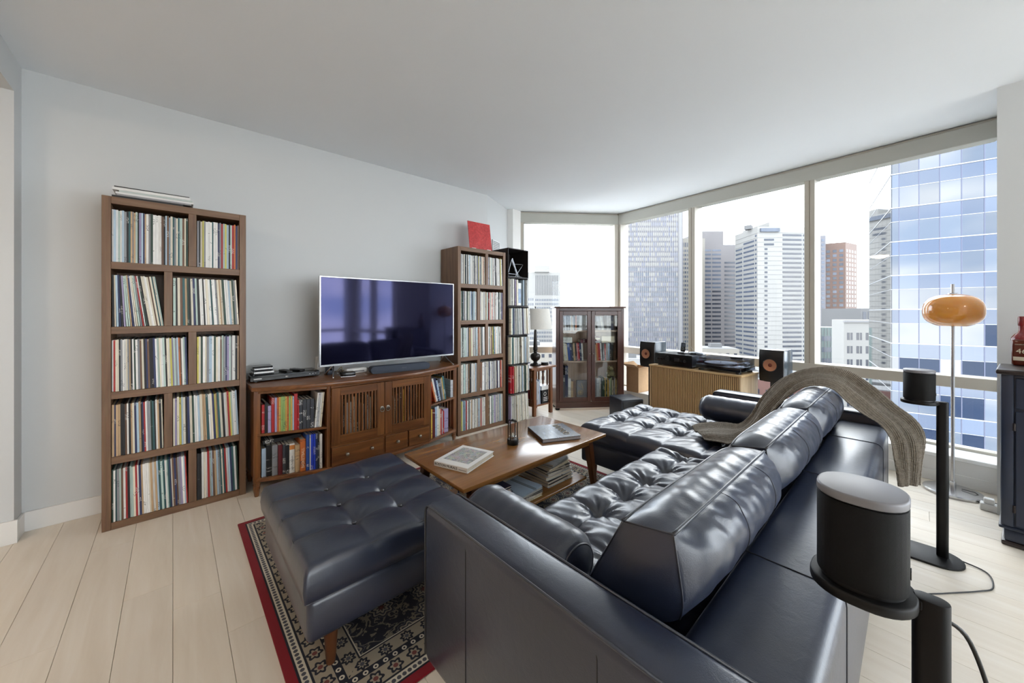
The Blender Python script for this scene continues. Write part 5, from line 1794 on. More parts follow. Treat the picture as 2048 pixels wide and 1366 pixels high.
for x in (3.306, 3.616):
    for k in range(3):
        wbox('side_slat', x, x + 0.008, 3.255 + k * 0.075, 3.281 + k * 0.075, 0.16, 0.555, MISS_V, lt, 0.001)
# sleeves kept inside it
for k, (nm, rgb, x_, le) in enumerate((('red', (170, 40, 50), 3.345, 0), ('black', (24, 24, 28), 3.357, 0), ('white', (222, 226, 232), 3.372, 2), ('pale grey', (190, 198, 208), 3.388, 3), ('white', (226, 230, 234), 3.406, 5), ('light blue', (186, 200, 222), 3.428, 7))):
    o = put('record_sleeve_small', sleeve_me, None, (x_, 3.215, 0.1308 + 0.012 * math.sin(R(le))), (0, R(-le) * 0.4, 0), (0.009, 0.25, 0.27 + 0.02 * (k % 3)))
    o.color = lin(rgb)
    tag(o, '%s sleeve, %s from left inside the small lamp table' % (nm, ordw(k + 1)), 'record', 'sleeves in the lamp table')
o = thing('record_box', 'black and white boxed set with a round emblem inside the lamp table', 'box', (3.46, 3.215, 0.1306))
box('lower', 0, 0.125, 0, 0.24, 0, 0.17, BLACKP, o, 0.002)
box('lid', 0, 0.125, 0, 0.24, 0.1705, 0.225, WHITEP, o, 0.002)
obj('emblem', lathe(B(), [(0.024, 0), (0.024, 0.001), (0.018, 0.001), (0.018, 0)], 24), WHITEP, o, loc=(0.06, -0.0002, 0.12)).rotation_euler = (R(90), 0, 0)
for k in range(3):
    box('print_line', 0.03, 0.105, -0.0008, 0, 0.03 + k * 0.02, 0.037 + k * 0.02, WHITEP, o, 0)

# table lamp
BRZ = plain('dark_bronze', (52, 48, 46), 0.35, metal=0.6, var=0.15, vs=20)
SHD = plain('linen_shade', (206, 202, 194), 0.85, var=0.03, vs=60, bumps=0.15, bscale=700)
tl = thing('table_lamp', 'turned bronze table lamp with a pale linen drum shade on the slatted table', 'lamp', (3.462, 3.33, 0.607))
obj('base', lathe(B(), [(0, 0), (0.072, 0), (0.074, 0.006), (0.066, 0.014), (0.062, 0.026), (0.045, 0.034), (0.026, 0.042), (0.022, 0.05), (0.03, 0.056), (0.03, 0.062), (0.05, 0.074), (0.064, 0.10), (0.066, 0.125), (0.056, 0.15), (0.034, 0.166), (0.022, 0.17), (0.027, 0.176), (0.027, 0.184), (0.022, 0.19), (0.028, 0.196), (0.030, 0.21), (0.024, 0.30), (0.018, 0.44), (0.016, 0.452), (0.0, 0.452)], 32), BRZ, tl, smooth='auto')
obj('socket', lathe(B(), [(0.014, 0.45), (0.014, 0.50), (0, 0.50)], 16), BRZ, tl, smooth='auto')
obj('harp', tube(B(), [(0.05, 0, 0.49), (0.066, 0, 0.58), (0.05, 0, 0.70), (0.0, 0, 0.745), (-0.05, 0, 0.70), (-0.066, 0, 0.58), (-0.05, 0, 0.49)], 0.002, 6), BRZ, tl, smooth=True)
obj('shade', lathe(B(), [(0.222, 0.475), (0.178, 0.735), (0.176, 0.735), (0.220, 0.475), (0.222, 0.475)], 48), SHD, tl, smooth='auto')
bm = B()
for k in range(3):
    a_ = 2 * PI * k / 3
    tube(bm, [(0, 0, 0.733), (0.177 * math.cos(a_), 0.177 * math.sin(a_), 0.733)], 0.002, 6)
obj('spider', bm, BRZ, tl)
obj('finial', lathe(B(), [(0.004, 0.735), (0.004, 0.748), (0.010, 0.752), (0.008, 0.762), (0.0, 0.768)], 14), BRZ, tl, smooth=True)
for k, (x_, y_, w_, h_, nm) in enumerate(((3.605, 3.30, 0.05, 0.018, 'lower'), (3.605, 3.30, 0.046, 0.016, 'upper'))):
    o = thing('coaster_stack', '%s round black tin beside the table lamp' % nm, 'tin', (x_, y_, 0.607 + 0.0188 * k))
    obj('body', lathe(B(), [(0, 0), (w_, 0), (w_, h_ * 0.7), (0, h_ * 0.7)], 28), BLACKP, o, smooth='auto')
    obj('lid', lathe(B(), [(w_ + 0.001, h_ * 0.6), (w_ + 0.001, h_), (0, h_)], 28), BLACKM, o, smooth='auto')
ml = thing('small_dish', 'small pewter dish at the left of the table lamp', 'dish', (3.335, 3.42, 0.607))
obj('bowl', lathe(B(), [(0, 0), (0.03, 0), (0.045, 0.03), (0.043, 0.03), (0.028, 0.004), (0, 0.004)], 24), PEWTER, ml, smooth='auto')

# ------------------------------------------------------------------ glazed bookcase across the corner
GA = math.atan2(-0.61, 0.792)
gc = thing('glazed_bookcase', 'dark mahogany bookcase with two glazed doors standing before the back window', 'cabinet', (3.722, 3.205, 0), GA)
GW, GD, GH = 0.925, 0.245, 1.372
GINT = wood('bookcase_interior', (176, 148, 128), (198, 172, 152), (212, 188, 170), 'z', 0.5)
box('side_panel', 0, 0.022, 0.012, GD, 0.04, GH - 0.02, DMAH_V, gc, 0.002)
box('side_panel', GW - 0.022, GW, 0.012, GD, 0.04, GH - 0.02, DMAH_V, gc, 0.002)
box('corner_post', 0.0, 0.045, 0.0, 0.02, 0.04, GH - 0.02, DMAH_V, gc, 0.003)
box('corner_post', GW - 0.04, GW, 0.0, 0.02, 0.04, GH - 0.02, DMAH_V, gc, 0.003)
box('cornice', -0.022, GW + 0.022, -0.022, GD + 0.005, GH - 0.02, GH, DMAH_H, gc, 0.006, 2)
box('frieze', 0.045, GW - 0.04, 0.0, 0.02, GH - 0.058, GH - 0.02, DMAH_H, gc, 0.002)
box('plinth', 0.0, GW, -0.004, 0.02, 0.03, 0.108, DMAH_H, gc, 0.003)
box('floor_board', 0.022, GW - 0.022, 0.02, GD, 0.135, 0.155, GINT, gc, 0.001)
box('back_board', 0.022, GW - 0.022, GD - 0.01, GD, 0.11, GH - 0.02, GINT, gc, 0)
for z in (0.625, 1.035):
    box('shelf', 0.022, GW - 0.022, 0.05, GD - 0.01, z, z + 0.018, GINT, gc, 0.001)
for x in (0.03, GW - 0.03):
    obj('bun_foot', lathe(B(), [(0, 0), (0.026, 0), (0.032, 0.012), (0.03, 0.028), (0.02, 0.034), (0, 0.034)], 20, (x, 0.04, 0)), BLACKM, gc, smooth='auto')
for x in (0.03, GW - 0.03):
    obj('bun_foot', lathe(B(), [(0, 0), (0.026, 0), (0.032, 0.012), (0.03, 0.028), (0.02, 0.034), (0, 0.034)], 20, (x, GD - 0.04, 0)), BLACKM, gc, smooth='auto')
def gdoor(x0, x1, knob):
    d = box('door', x0, x0 + 0.050, -0.006, 0.016, 0.112, 1.312, DMAH_V, gc, 0.003)
    box('stile', x1 - 0.050, x1, -0.006, 0.016, 0.112, 1.312, DMAH_V, d, 0.003)
    box('top_rail', x0 + 0.05, x1 - 0.05, -0.006, 0.016, 1.256, 1.312, DMAH_H, d, 0.003)
    box('bottom_rail', x0 + 0.05, x1 - 0.05, -0.006, 0.016, 0.112, 0.168, DMAH_H, d, 0.003)
    box('glass_pane', x0 + 0.05, x1 - 0.05, 0.004, 0.007, 0.168, 1.256, CLEAR, d, 0)
    obj('knob' if knob else 'key_plate', lathe(B(), [(0.009, 0), (0.006, 0.006), (0.009, 0.012), (0, 0.016)], 12), PEWTER, d, loc=((x1 - 0.02) if not knob else (x0 + 0.022), -0.006, 0.745)).rotation_euler = (R(90), 0, 0)
gdoor(0.047, 0.472, False)
gdoor(0.478, 0.885 + 0.0, True)
GD3 = Matrix.Rotation(GA, 3, 'Z')
def gpt(x, y):
    p = GD3 @ Vector((x, y, 0))
    return 3.722 + p.x, 3.205 + p.y
def grow(specs, x, z, where, y=0.07, d_=0.15, start=1):
    for i, s in enumerate(specs):
        c, t_, h_ = s[:3]
        le = s[3] if len(s) > 3 else 0.0
        px_, py_ = gpt(x, y)
        rot = (Matrix.Rotation(GA, 3, 'Z') @ Matrix.Rotation(R(le), 3, 'Y')).to_euler()
        book('%s book, %s from left, %s' % (c, ordw(i + start), where), (px_, py_, z + 0.0008 + t_ * math.sin(abs(R(le)))), t_ * 0.97, d_, h_, c, rot, 'books in the glazed bookcase')
        x += t_ / math.cos(R(le)) + 0.0007
    return x
rng = random.Random(77)
def rrow(cols, x, x1, tmin, tmax, hmin, hmax, le=0.0):
    out = []
    while x < x1:
        t_ = rng.uniform(tmin, tmax)
        out.append((rng.choice(cols), t_, rng.uniform(hmin, hmax), le))
        x += t_ / math.cos(R(le)) + 0.0007
    return out[:-1]
mixd = ['charcoal', 'brown', 'cream', 'pale grey', 'tan', 'white', 'maroon', 'grey', 'charcoal']
x = grow(rrow(mixd, 0.09, 0.28, 0.012, 0.022, 0.18, 0.21, -2.0), 0.10, 1.053, 'top shelf behind left bookcase door')
x = grow([('orange', 0.016, 0.20), ('black', 0.018, 0.205), ('charcoal', 0.016, 0.20), ('pale grey', 0.03, 0.215), ('silver', 0.03, 0.215), ('pale grey', 0.03, 0.21), ('silver', 0.028, 0.212)], x + 0.002, 1.053, 'top shelf behind left bookcase door', start=40)
x = grow([('brown', 0.02, 0.18), ('charcoal', 0.016, 0.185), ('grey', 0.016, 0.18)], 0.505, 1.053, 'top shelf behind right bookcase door')
x = grow([('silver', 0.018, 0.185, -9), ('pale grey', 0.018, 0.185, -9), ('silver', 0.018, 0.185, -9), ('white', 0.016, 0.185, -9), ('pale grey', 0.018, 0.185, -9)], x + 0.03, 1.053, 'top shelf behind right bookcase door', start=4)
x = grow([('grey', 0.03, 0.2), ('charcoal', 0.025, 0.19), ('navy', 0.04, 0.2)], x + 0.03, 1.053, 'top shelf behind right bookcase door', start=9)
# middle shelf
x = grow([('cream', 0.020, 0.235, -6), ('white', 0.018, 0.235, -6), ('cream', 0.020, 0.23, -6), ('blue', 0.032, 0.235, -5), ('navy', 0.024, 0.228, -5), ('charcoal', 0.016, 0.22, -4), ('tan', 0.024, 0.235, -4), ('black', 0.022, 0.238, -4), ('pink', 0.018, 0.236, -4), ('red', 0.018, 0.24, -4), ('navy', 0.026, 0.24, -4), ('white', 0.018, 0.23, -3)], 0.125, 0.643, 'middle shelf behind left bookcase door')
x = grow([('cream', 0.016, 0.215, -5), ('white', 0.016, 0.22, -5), ('tan', 0.018, 0.215, -5), ('orange', 0.022, 0.235, -5), ('red', 0.024, 0.235, -4), ('white', 0.020, 0.235, -3), ('black', 0.036, 0.24, -2), ('red', 0.018, 0.225, -2), ('grey', 0.024, 0.24), ('pale blue', 0.022, 0.232), ('charcoal', 0.022, 0.238), ('black', 0.03, 0.24)], 0.53, 0.643, 'middle shelf behind right bookcase door')
def gflat(label, x, y, z, w_, d_, t_, c, a=0.0):
    px_, py_ = gpt(x, y)
    flat_book(label, px_, py_, z, w_, d_, t_, c, GA + a, 'books in the glazed bookcase')
zt = 0.643 + 0.243
gflat('white book lying flat over the middle row behind left door', 0.165, 0.145, zt, 0.14, 0.15, 0.035, 'white')
gflat('white book, upper of two lying behind the left bookcase door', 0.165, 0.145, zt + 0.037, 0.14, 0.15, 0.035, 'white')
gflat('maroon book lying flat behind the left bookcase door', 0.40, 0.145, zt, 0.10, 0.15, 0.045, 'maroon')
for k, c in enumerate(('pale grey', 'maroon', 'cream', 'maroon')):
    gflat('%s book, %s from the bottom of the flat pile behind right door' % (c, ordw(k + 1)), 0.565, 0.145, zt + k * 0.0215, 0.11, 0.15, 0.02, c)
gflat('pale box-like book lying flat behind the right bookcase door', 0.735, 0.145, zt, 0.18, 0.15, 0.085, 'cream')
# bottom shelf
x = grow([('charcoal', 0.04, 0.30), ('navy', 0.04, 0.42), ('white', 0.038, 0.25), ('tan', 0.03, 0.21), ('brown', 0.03, 0.215)], 0.10, 0.155, 'bottom shelf behind left bookcase door')
lb = thing('emblem_album', 'grey album with a gold emblem standing behind the left bookcase door', 'book', gpt(0.30, 0.072) + (0.1558,), GA)
box('cover', 0, 0.155, 0, 0.03, 0, 0.225, plain('album_grey', (116, 116, 124), 0.4), lb, 0.002)
GOLD = plain('gold_foil', (196, 170, 110), 0.35, metal=0.5)
for rr2 in (0.032, 0.012):
    obj('emblem_ring', tube(B(), [(0.05 + rr2 * math.cos(q), -0.001, 0.062 + rr2 * math.sin(q)) for q in [2 * PI * k / 24 for k in range(24)]], 0.0025, 5, True), GOLD, lb)
for a_ in range(4):
    q = PI * a_ / 4
    obj('emblem_spoke', tube(B(), [(0.05 - 0.032 * math.cos(q), -0.001, 0.062 - 0.032 * math.sin(q)), (0.05 + 0.032 * math.cos(q), -0.001, 0.062 + 0.032 * math.sin(q))], 0.0016, 5), GOLD, lb)
obj('emblem_stroke', tube(B(), [(0.02, -0.001, 0.17), (0.05, -0.001, 0.13), (0.09, -0.001, 0.12), (0.06, -0.001, 0.19), (0.09, -0.001, 0.09)], 0.002, 5), GOLD, lb)
x = grow([('grey', 0.07, 0.25), ('pale grey', 0.04, 0.25)], 0.50, 0.155, 'bottom shelf behind right bookcase door')
x = grow(rrow(['pale grey', 'charcoal', 'pink', 'white', 'grey', 'light green', 'mustard', 'cream', 'dark green', 'black'], x + 0.002, 0.872, 0.010, 0.016, 0.22, 0.26), x + 0.002, 0.155, 'bottom shelf behind right bookcase door', start=3)
# plush toy on top of that row
PLUSH = plain('olive_plush', (146, 140, 104), 0.95, var=0.2, vs=40, bumps=0.6, bscale=500, sheen=0.4)
px_, py_ = gpt(0.79, 0.145)
pl_ = thing('plush_frog', 'small olive plush toy sitting on the books behind right bookcase door', 'toy', (px_, py_, 0.155 + 0.2635), GA)
obj('body', lathe(B(), [(0, 0), (0.05, 0.004), (0.062, 0.03), (0.052, 0.065), (0.03, 0.085), (0, 0.09)], 20), PLUSH, pl_, smooth=True)
obj('head', lathe(B(), [(0, 0.078), (0.032, 0.085), (0.040, 0.105), (0.030, 0.128), (0, 0.135)], 20), PLUSH, pl_, smooth=True)
for s_ in (-1, 1):
    obj('eye', lathe(B(), [(0, 0.12), (0.012, 0.124), (0.013, 0.134), (0, 0.144)], 12, (s_ * 0.02, -0.012, 0)), PLUSH, pl_, smooth=True)
    obj('foot', lathe(B(), [(0, 0), (0.02, 0.003), (0.022, 0.014), (0, 0.026)], 14, (s_ * 0.045, -0.045, 0)), PLUSH, pl_, smooth=True)

# subwoofer on the floor
SUBM = plain('subwoofer_vinyl', (44, 50, 62), 0.45, var=0.08, bumps=0.1)
sw = thing('subwoofer', 'low black subwoofer with round ports on the floor beside the glazed bookcase', 'speaker', (4.035, 2.365, 0), R(-30))
obj('cabinet', bx(B(), -0.145, 0.145, -0.15, 0.15, 0.012, 0.275, 0.016, 3), SUBM, sw, smooth='auto')
for y in (-0.055, 0.06):
    obj('port', lathe(B(), [(0.040, 0.0), (0.042, 0.006), (0.034, 0.004), (0.030, -0.04), (0, -0.04)], 24), BLACKP, sw, loc=(0.1452, y, 0.19), smooth='auto').rotation_euler = (0, R(90), 0)
obj('grille', bx(B(), -0.125, 0.125, -0.158, -0.15, 0.03, 0.255, 0.004, 2), BLACKP, sw, smooth='auto')
for a_, b_ in ((-0.12, -0.12), (0.12, -0.12), (-0.12, 0.12), (0.12, 0.12)):
    obj('foot', lathe(B(), [(0, 0), (0.014, 0), (0.012, 0.014), (0, 0.014)], 12, (a_, b_, 0)), BLACKP, sw)

# cardboard box on the sill
CARD = plain('cardboard', (182, 148, 112), 0.85, var=0.05, vs=30)
cx = thing('cardboard_box', 'open cardboard box standing on the window sill by the corner', 'box', (4.725, 2.585, 0.2155), R(84))
for a in ((-0.095, 0.095, -0.13, -0.126), (-0.095, 0.095, 0.126, 0.13), (-0.095, -0.091, -0.126, 0.126), (0.091, 0.095, -0.126, 0.126)):
    box('wall', *a, 0.004, 0.335, CARD, cx, 0)
box('base', -0.091, 0.091, -0.126, 0.126, 0, 0.004, CARD, cx, 0)
def flap(p, ax, ang, w_, l_):
    o = obj('flap', bx(B(), -w_, w_, 0, l_, -0.0015, 0.0015), CARD, cx, loc=p)
    o.rotation_euler = (ang, 0, ax)
    return o
flap((0, 0.13, 0.336), 0, R(28), 0.094, 0.10)
flap((0, -0.13, 0.336), PI, R(-15), 0.094, 0.10)
flap((-0.095, 0, 0.336), R(90), R(10), 0.125, 0.08)
flap((0.095, 0, 0.336), R(-90), R(35), 0.125, 0.08)

# ------------------------------------------------------------------ oak record cabinet with tambour front
OA = R(84 - 0.8)
ok = thing('tambour_cabinet', 'light oak cabinet with a tambour slat front before the window', 'cabinet', (3.925, 1.110, 0), OA)
# local x along the front (away from the camera), local y towards the room (front), depth runs to -y
OW, OD, OT = 0.965, 0.385, 0.70
box('top', -0.008, OW + 0.008, -OD, 0.004, OT - 0.018, OT, OAK_H, ok, 0.003)
box('side_panel', 0, 0.018, -OD, 0, 0.10, OT - 0.018, OAK_D, ok, 0.002)
box('side_panel', OW - 0.018, OW, -OD, 0, 0.10, OT - 0.018, OAK_D, ok, 0.002)
box('bottom', 0.018, OW - 0.018, -OD, 0, 0.10, 0.118, OAK_H, ok, 0.001)
box('back_board', 0.018, OW - 0.018, -OD, -OD + 0.008, 0.118, OT - 0.018, OAK_H, ok, 0)
box('tambour_backing', 0.02, OW - 0.02, -0.02, -0.014, 0.118, OT - 0.02, plain('tambour_gap_shade', (70, 54, 38), 0.9), ok, 0)  # backing coloured dark brown to paint in the shadow between the slats
ns = 50
slat_me = shared('slat', bx(B(), 0, 0.0128, -0.014, 0.0, 0.118, OT - 0.02, 0.003, 1), OAK_V)
for k in range(ns):
    put('slat', slat_me, ok, (0.021 + k * (OW - 0.043) / ns, 0, 0))
for a_, b_ in ((0.05, -0.05), (OW - 0.05, -0.05), (0.05, -OD + 0.05), (OW - 0.05, -OD + 0.05)):
    obj('leg', lathe(B(), [(0, 0), (0.014, 0), (0.022, 0.10), (0, 0.10)], 14, (a_, b_, 0)), OAK_V, ok, smooth='auto')
OM = Matrix.Translation((3.925, 1.110, 0)) @ Matrix.Rotation(OA, 4, 'Z')
def opt(x, y, z=OT):
    p = OM @ Vector((x, y, z))
    return (p.x, p.y, p.z)
# amplifier
am = thing('amplifier', 'black stereo amplifier on the oak cabinet', 'amplifier', opt(0.70, -0.035), OA)
AMT = plain('amplifier_black', (34, 36, 42), 0.3, var=0.05)
# front is local +y
box('chassis', -0.215, 0.215, -0.30, 0.0, 0.016, 0.135, AMT, am, 0.003)
box('front_plate', -0.2175, 0.2175, 0.0, 0.008, 0.014, 0.138, BLACKG, am, 0.002)
def knob_at(x, z, r_, l_, par, y=0.008):
    o = obj('knob', lathe(B(), [(r_, 0), (r_ * 0.92, l_), (0, l_)], 18), BLACKM, par, loc=(x, y, z), smooth='auto')
    o.rotation_euler = (R(-90), 0, 0)
    return o
knob_at(0.05, 0.088, 0.026, 0.02, am)
for x_ in (0.185, 0.15, 0.115, -0.10):
    knob_at(x_, 0.072, 0.010, 0.014, am)
box('display', -0.08, -0.02, 0.008, 0.0085, 0.06, 0.10, BLACKP, am, 0)
knob_at(-0.14, 0.075, 0.016, 0.016, am)
for a_, b_ in ((-0.17, -0.03), (0.17, -0.03), (-0.17, -0.27), (0.17, -0.27)):
    obj('foot', lathe(B(), [(0, 0), (0.022, 0), (0.024, 0.005), (0.020, 0.016), (0, 0.016)], 16, (a_, b_, 0)), CHROME, am, smooth='auto')
bm = B()
for k in range(16):
    bx(bm, -0.15, 0.15, -0.28 + k * 0.016, -0.274 + k * 0.016, 0.135, 0.1362)
obj('vent_slots', bm, BLACKP, am)
AMZ = OT + 0.137
# music player on its dock
dk = thing('music_player_dock', 'silver dock holding a small black music player on the amplifier', 'player', opt(0.68, -0.20, AMZ), OA)
obj('dock', bx(B(), -0.045, 0.045, -0.04, 0.04, 0, 0.022, 0.008, 3), CHROME, dk, smooth='auto')
obj('player', bx(B(), -0.027, 0.027, -0.005, 0.004, 0.0, 0.10, 0.003, 2, Matrix.Translation((0, 0, 0.02)) @ Matrix.Rotation(R(12), 4, 'X')), BLACKG, dk, smooth='auto')
obj('screen', bx(B(), -0.021, 0.021, 0.0042, 0.0046, 0.055, 0.092, 0, 1, Matrix.Translation((0, 0, 0.02)) @ Matrix.Rotation(R(12), 4, 'X')), plain('player_screen', (70, 78, 92), 0.15), dk)
obj('click_wheel', lathe(B(), [(0.016, 0), (0.016, 0.0006), (0.007, 0.0006), (0.007, 0)], 24), plain('wheel_grey', (90, 92, 96), 0.4), dk, loc=(0, -0.0005, 0.051)).rotation_euler = (R(-78), 0, 0)
pk = thing('disc_puck', 'flat silver oval converter on the right of the amplifier', 'converter', opt(0.54, -0.22, AMZ), OA)
obj('body', lathe(B(), [(0, 0), (0.062, 0.002), (0.068, 0.012), (0.060, 0.024), (0, 0.028)], 36, (0, 0, 0), 1.15, 0.85), plain('converter_grey', (120, 124, 132), 0.3, metal=0.6), pk, smooth=True)
obj('display', bx(B(), -0.03, 0.03, 0.052, 0.056, 0.008, 0.02, 0.002), BLACKG, pk)
obj('antenna', tube(B(), [(0.02, -0.02, 0.02), (0.10, -0.05, 0.085)], 0.002, 6), CHROME, pk)
# turntable with its clear cover
tt = thing('turntable', 'black turntable with a clear acrylic cover on the oak cabinet', 'turntable', opt(0.225, -0.045), OA)
box('plinth', -0.205, 0.225, -0.33, 0.0, 0.022, 0.062, BLACKG, tt, 0.004, 2)
for a_, b_ in ((-0.17, -0.04), (0.19, -0.04), (-0.17, -0.29), (0.19, -0.29)):
    obj('foot', lathe(B(), [(0, 0), (0.024, 0), (0.022, 0.022), (0, 0.022)], 18, (a_, b_, 0)), BLACKP, tt, smooth='auto')
obj('platter', lathe(B(), [(0, 0.062), (0.148, 0.062), (0.15, 0.066), (0.15, 0.078), (0, 0.078)], 48, (0.05, -0.165, 0)), CHROME, tt, smooth='auto')
obj('mat', lathe(B(), [(0.148, 0.0785), (0.146, 0.0815), (0.0, 0.0815)], 48, (0.05, -0.165, 0)), BLACKP, tt, smooth='auto')
obj('spindle', lathe(B(), [(0.0035, 0.081), (0.003, 0.092), (0, 0.093)], 10, (0.05, -0.165, 0)), CHROME, tt)
obj('tonearm_base', lathe(B(), [(0.026, 0.062), (0.024, 0.085), (0, 0.087)], 20, (-0.155, -0.265, 0)), CHROME, tt, smooth='auto')
obj('tonearm', tube(B(), [(-0.155, -0.30, 0.095), (-0.155, -0.26, 0.095), (-0.150, -0.10, 0.093), (-0.125, -0.06, 0.088)], 0.004, 8), CHROME, tt, smooth=True)
obj('headshell', bx(B(), -0.135, -0.115, -0.062, -0.035, 0.083, 0.09, 0.001), BLACKP, tt)
cov = box('cover', -0.20, 0.22, -0.325, -0.005, 0.128, 0.131, ACRYL, tt, 0)
for a in ((-0.20, -0.197, -0.325, -0.005), (0.217, 0.22, -0.325, -0.005), (-0.197, 0.217, -0.325, -0.322), (-0.197, 0.217, -0.008, -0.005)):
    box('cover_wall', *a, 0.0625, 0.128, ACRYL, cov, 0)
rc = thing('record_brush', 'small dark record brush resting on the turntable cover', 'brush', opt(0.12, -0.20, OT + 0.1316), OA + 0.3)
obj('handle', bx(B(), -0.055, 0.055, -0.028, 0.028, 0.006, 0.022, 0.006, 2), BLACKP, rc, smooth='auto')
box('pad', -0.05, 0.05, -0.022, 0.022, 0, 0.006, plain('brush_pad', (60, 62, 70), 0.9), rc, 0)

# ------------------------------------------------------------------ bookshelf loudspeakers on stands
KB = plain('speaker_gloss_slate', (62, 74, 84), 0.2, var=0.05)
KF = plain('speaker_front', (14, 14, 17), 0.4, var=0.05)
COPPER = plain('copper_cone', (196, 138, 108), 0.3, metal=0.55, var=0.05)
RUBBER = plain('rubber_surround', (22, 22, 24), 0.6)
def loudspeaker(label, lab2, u, v, ang):
    sp = thing('loudspeaker', label, 'speaker', (u, v, 0.635), ang, 'copper-coned loudspeakers by the window')
    # local -y is the front; curved baffle
    bm = B()
    nx_, nz_ = 12, 12
    W_, H_, D_ = 0.10, 0.302, 0.235
    box_ = bx(bm, -W_, W_, 0.0, D_, 0, H_, 0.012, 3)
    obj('cabinet', bm, KB, sp, smooth='auto')
    bm = B()
    vs = []
    for i in range(nx_ + 1):
        row = []
        for j in range(nz_ + 1):
            a, b = -1 + 2 * i / nx_, -1 + 2 * j / nz_
            row.append(bm.verts.new((a * W_, -0.004 - 0.034 * (1 - 0.55 * a * a - 0.45 * b ** 4), H_ / 2 + b * H_ / 2)))
        vs.append(row)
    for i in range(nx_):
        for j in range(nz_):
            bm.faces.new((vs[i][j], vs[i + 1][j], vs[i + 1][j + 1], vs[i][j + 1]))
    loop = [vs[i][0] for i in range(nx_ + 1)] + [vs[nx_][j] for j in range(1, nz_ + 1)] + [vs[i][nz_] for i in range(nx_ - 1, -1, -1)] + [vs[0][j] for j in range(nz_ - 1, 0, -1)]
    bk_ = [bm.verts.new((v_.co.x, 0.006, v_.co.z)) for v_ in loop]
    for k in range(len(loop)):
        bm.faces.new((loop[k], loop[(k + 1) % len(loop)], bk_[(k + 1) % len(loop)], bk_[k]))
    obj('baffle', bm, KF, sp, smooth='auto')
    dr = obj('driver_surround', lathe(B(), [(0.064, 0), (0.066, 0.005), (0.060, 0.006), (0.055, 0.002)], 36), RUBBER, sp, loc=(0, -0.0455, 0.160), smooth='auto')
    dr.rotation_euler = (R(90), 0, 0)
    obj('cone', lathe(B(), [(0.056, 0.0025), (0.040, 0.0005), (0.020, -0.004), (0.016, -0.004)], 36), COPPER, dr, smooth=True)
    obj('tweeter', lathe(B(), [(0.017, -0.004), (0.015, 0.0), (0.008, 0.003), (0, 0.004)], 20), plain('tweeter_rust', (110, 52, 40), 0.35, metal=0.5), dr, smooth=True)
    st_ = thing('speaker_stand', lab2, 'stand', (u, v, 0), ang, 'single-post speaker stands by the window')
    box('top_plate', -0.075, 0.075, 0.02, 0.20, 0.626, 0.634, BLACKM, st_, 0.002)
    box('post', -0.032, 0.032, 0.055, 0.165, 0.02, 0.626, plain('stand_post', (40, 46, 54), 0.3), st_, 0.006, 2)
    box('base_plate', -0.12, 0.12, -0.03, 0.18, 0.004, 0.02, BLACKM, st_, 0.004)
    for a_, b_ in ((-0.1, 0), (0.1, 0), (-0.1, 0.16), (0.1, 0.16)):
        obj('spike', lathe(B(), [(0, 0), (0.005, 0.001), (0.006, 0.004), (0, 0.004)], 8, (a_, b_, 0)), CHROME, st_)
loudspeaker('black loudspeaker with a copper cone on the right of the oak cabinet', 'single-post stand under the right copper-coned loudspeaker', 4.215, 0.93, R(-96))
loudspeaker('black loudspeaker with a copper cone behind the left of the amplifier', 'single-post stand behind the left end of the oak cabinet', 4.265, 2.205, R(-97))

# ------------------------------------------------------------------ wireless speakers on pole stands
GRL = plain('black_speaker_mesh', (6, 6, 7), 0.6, var=0.2, spec=0.25, vs=200, bumps=0.6, bscale=1400)
MATT = plain('matt_top_sheen', (120, 120, 126), 0.42, var=0.03, spec=0.7)  # black cap painted grey to stand in for light reflected off it
POLE = plain('pole_black', (8, 8, 9), 0.5, var=0.05, spec=0.3)
def roundrect(hx, hy, rc, n=8):
    pts = []
    for cx_, cy_, a0 in ((hx - rc, -hy + rc, -PI / 2), (hx - rc, hy - rc, 0), (-hx + rc, hy - rc, PI / 2), (-hx + rc, -hy + rc, PI)):
        for i in range(n + 1):
            a_ = a0 + PI / 2 * i / n
            pts.append((cx_ + rc * math.cos(a_), cy_ + rc * math.sin(a_)))
    return pts
def pole_speaker(label, lab2, u, v, cordpts):
    stn = thing('pole_stand', lab2, 'stand', (u, v, 0), 0, 'black pole stands behind the sofa')
    obj('base_plate', prism(B(), roundrect(0.105, 0.14, 0.10), 0.0, 0.012, 0.003, 2), POLE, stn, loc=(0, -0.02, 0), smooth='auto')
    obj('post', prism(B(), roundrect(0.015, 0.022, 0.0145, 6), 0.012, 0.826, 0.002, 2), POLE, stn, loc=(0.02, -0.083, 0), smooth='auto')
    obj('platform', prism(B(), roundrect(0.068, 0.070, 0.06), 0.808, 0.826, 0.004, 3), POLE, stn, smooth='auto')
    obj('bracket', bx(B(), 0.004, 0.032, -0.075, -0.058, 0.806, 0.824, 0.003), POLE, stn)
    sp = thing('wireless_speaker', label, 'speaker', (u, v, 0.8265), 0, 'rounded wireless speakers on poles')
    obj('base', prism(B(), roundrect(0.056, 0.056, 0.05), 0.0, 0.006), BLACKP, sp, smooth='auto')
    obj('grille', prism(B(), roundrect(0.060, 0.060, 0.052), 0.006, 0.146, 0.003, 2), GRL, sp, smooth='auto')
    obj('top_cap', prism(B(), roundrect(0.0605, 0.0605, 0.0525), 0.1475, 0.163, 0.004, 3), MATT, sp, smooth='auto')
    box('rear_button', -0.008, 0.008, -0.0615, -0.06, 0.03, 0.045, BLACKG, sp, 0.001)
    wobj('cord', tube(B(), smoothpath(cordpts), 0.0032, 6), CABLE, stn, smooth=True)
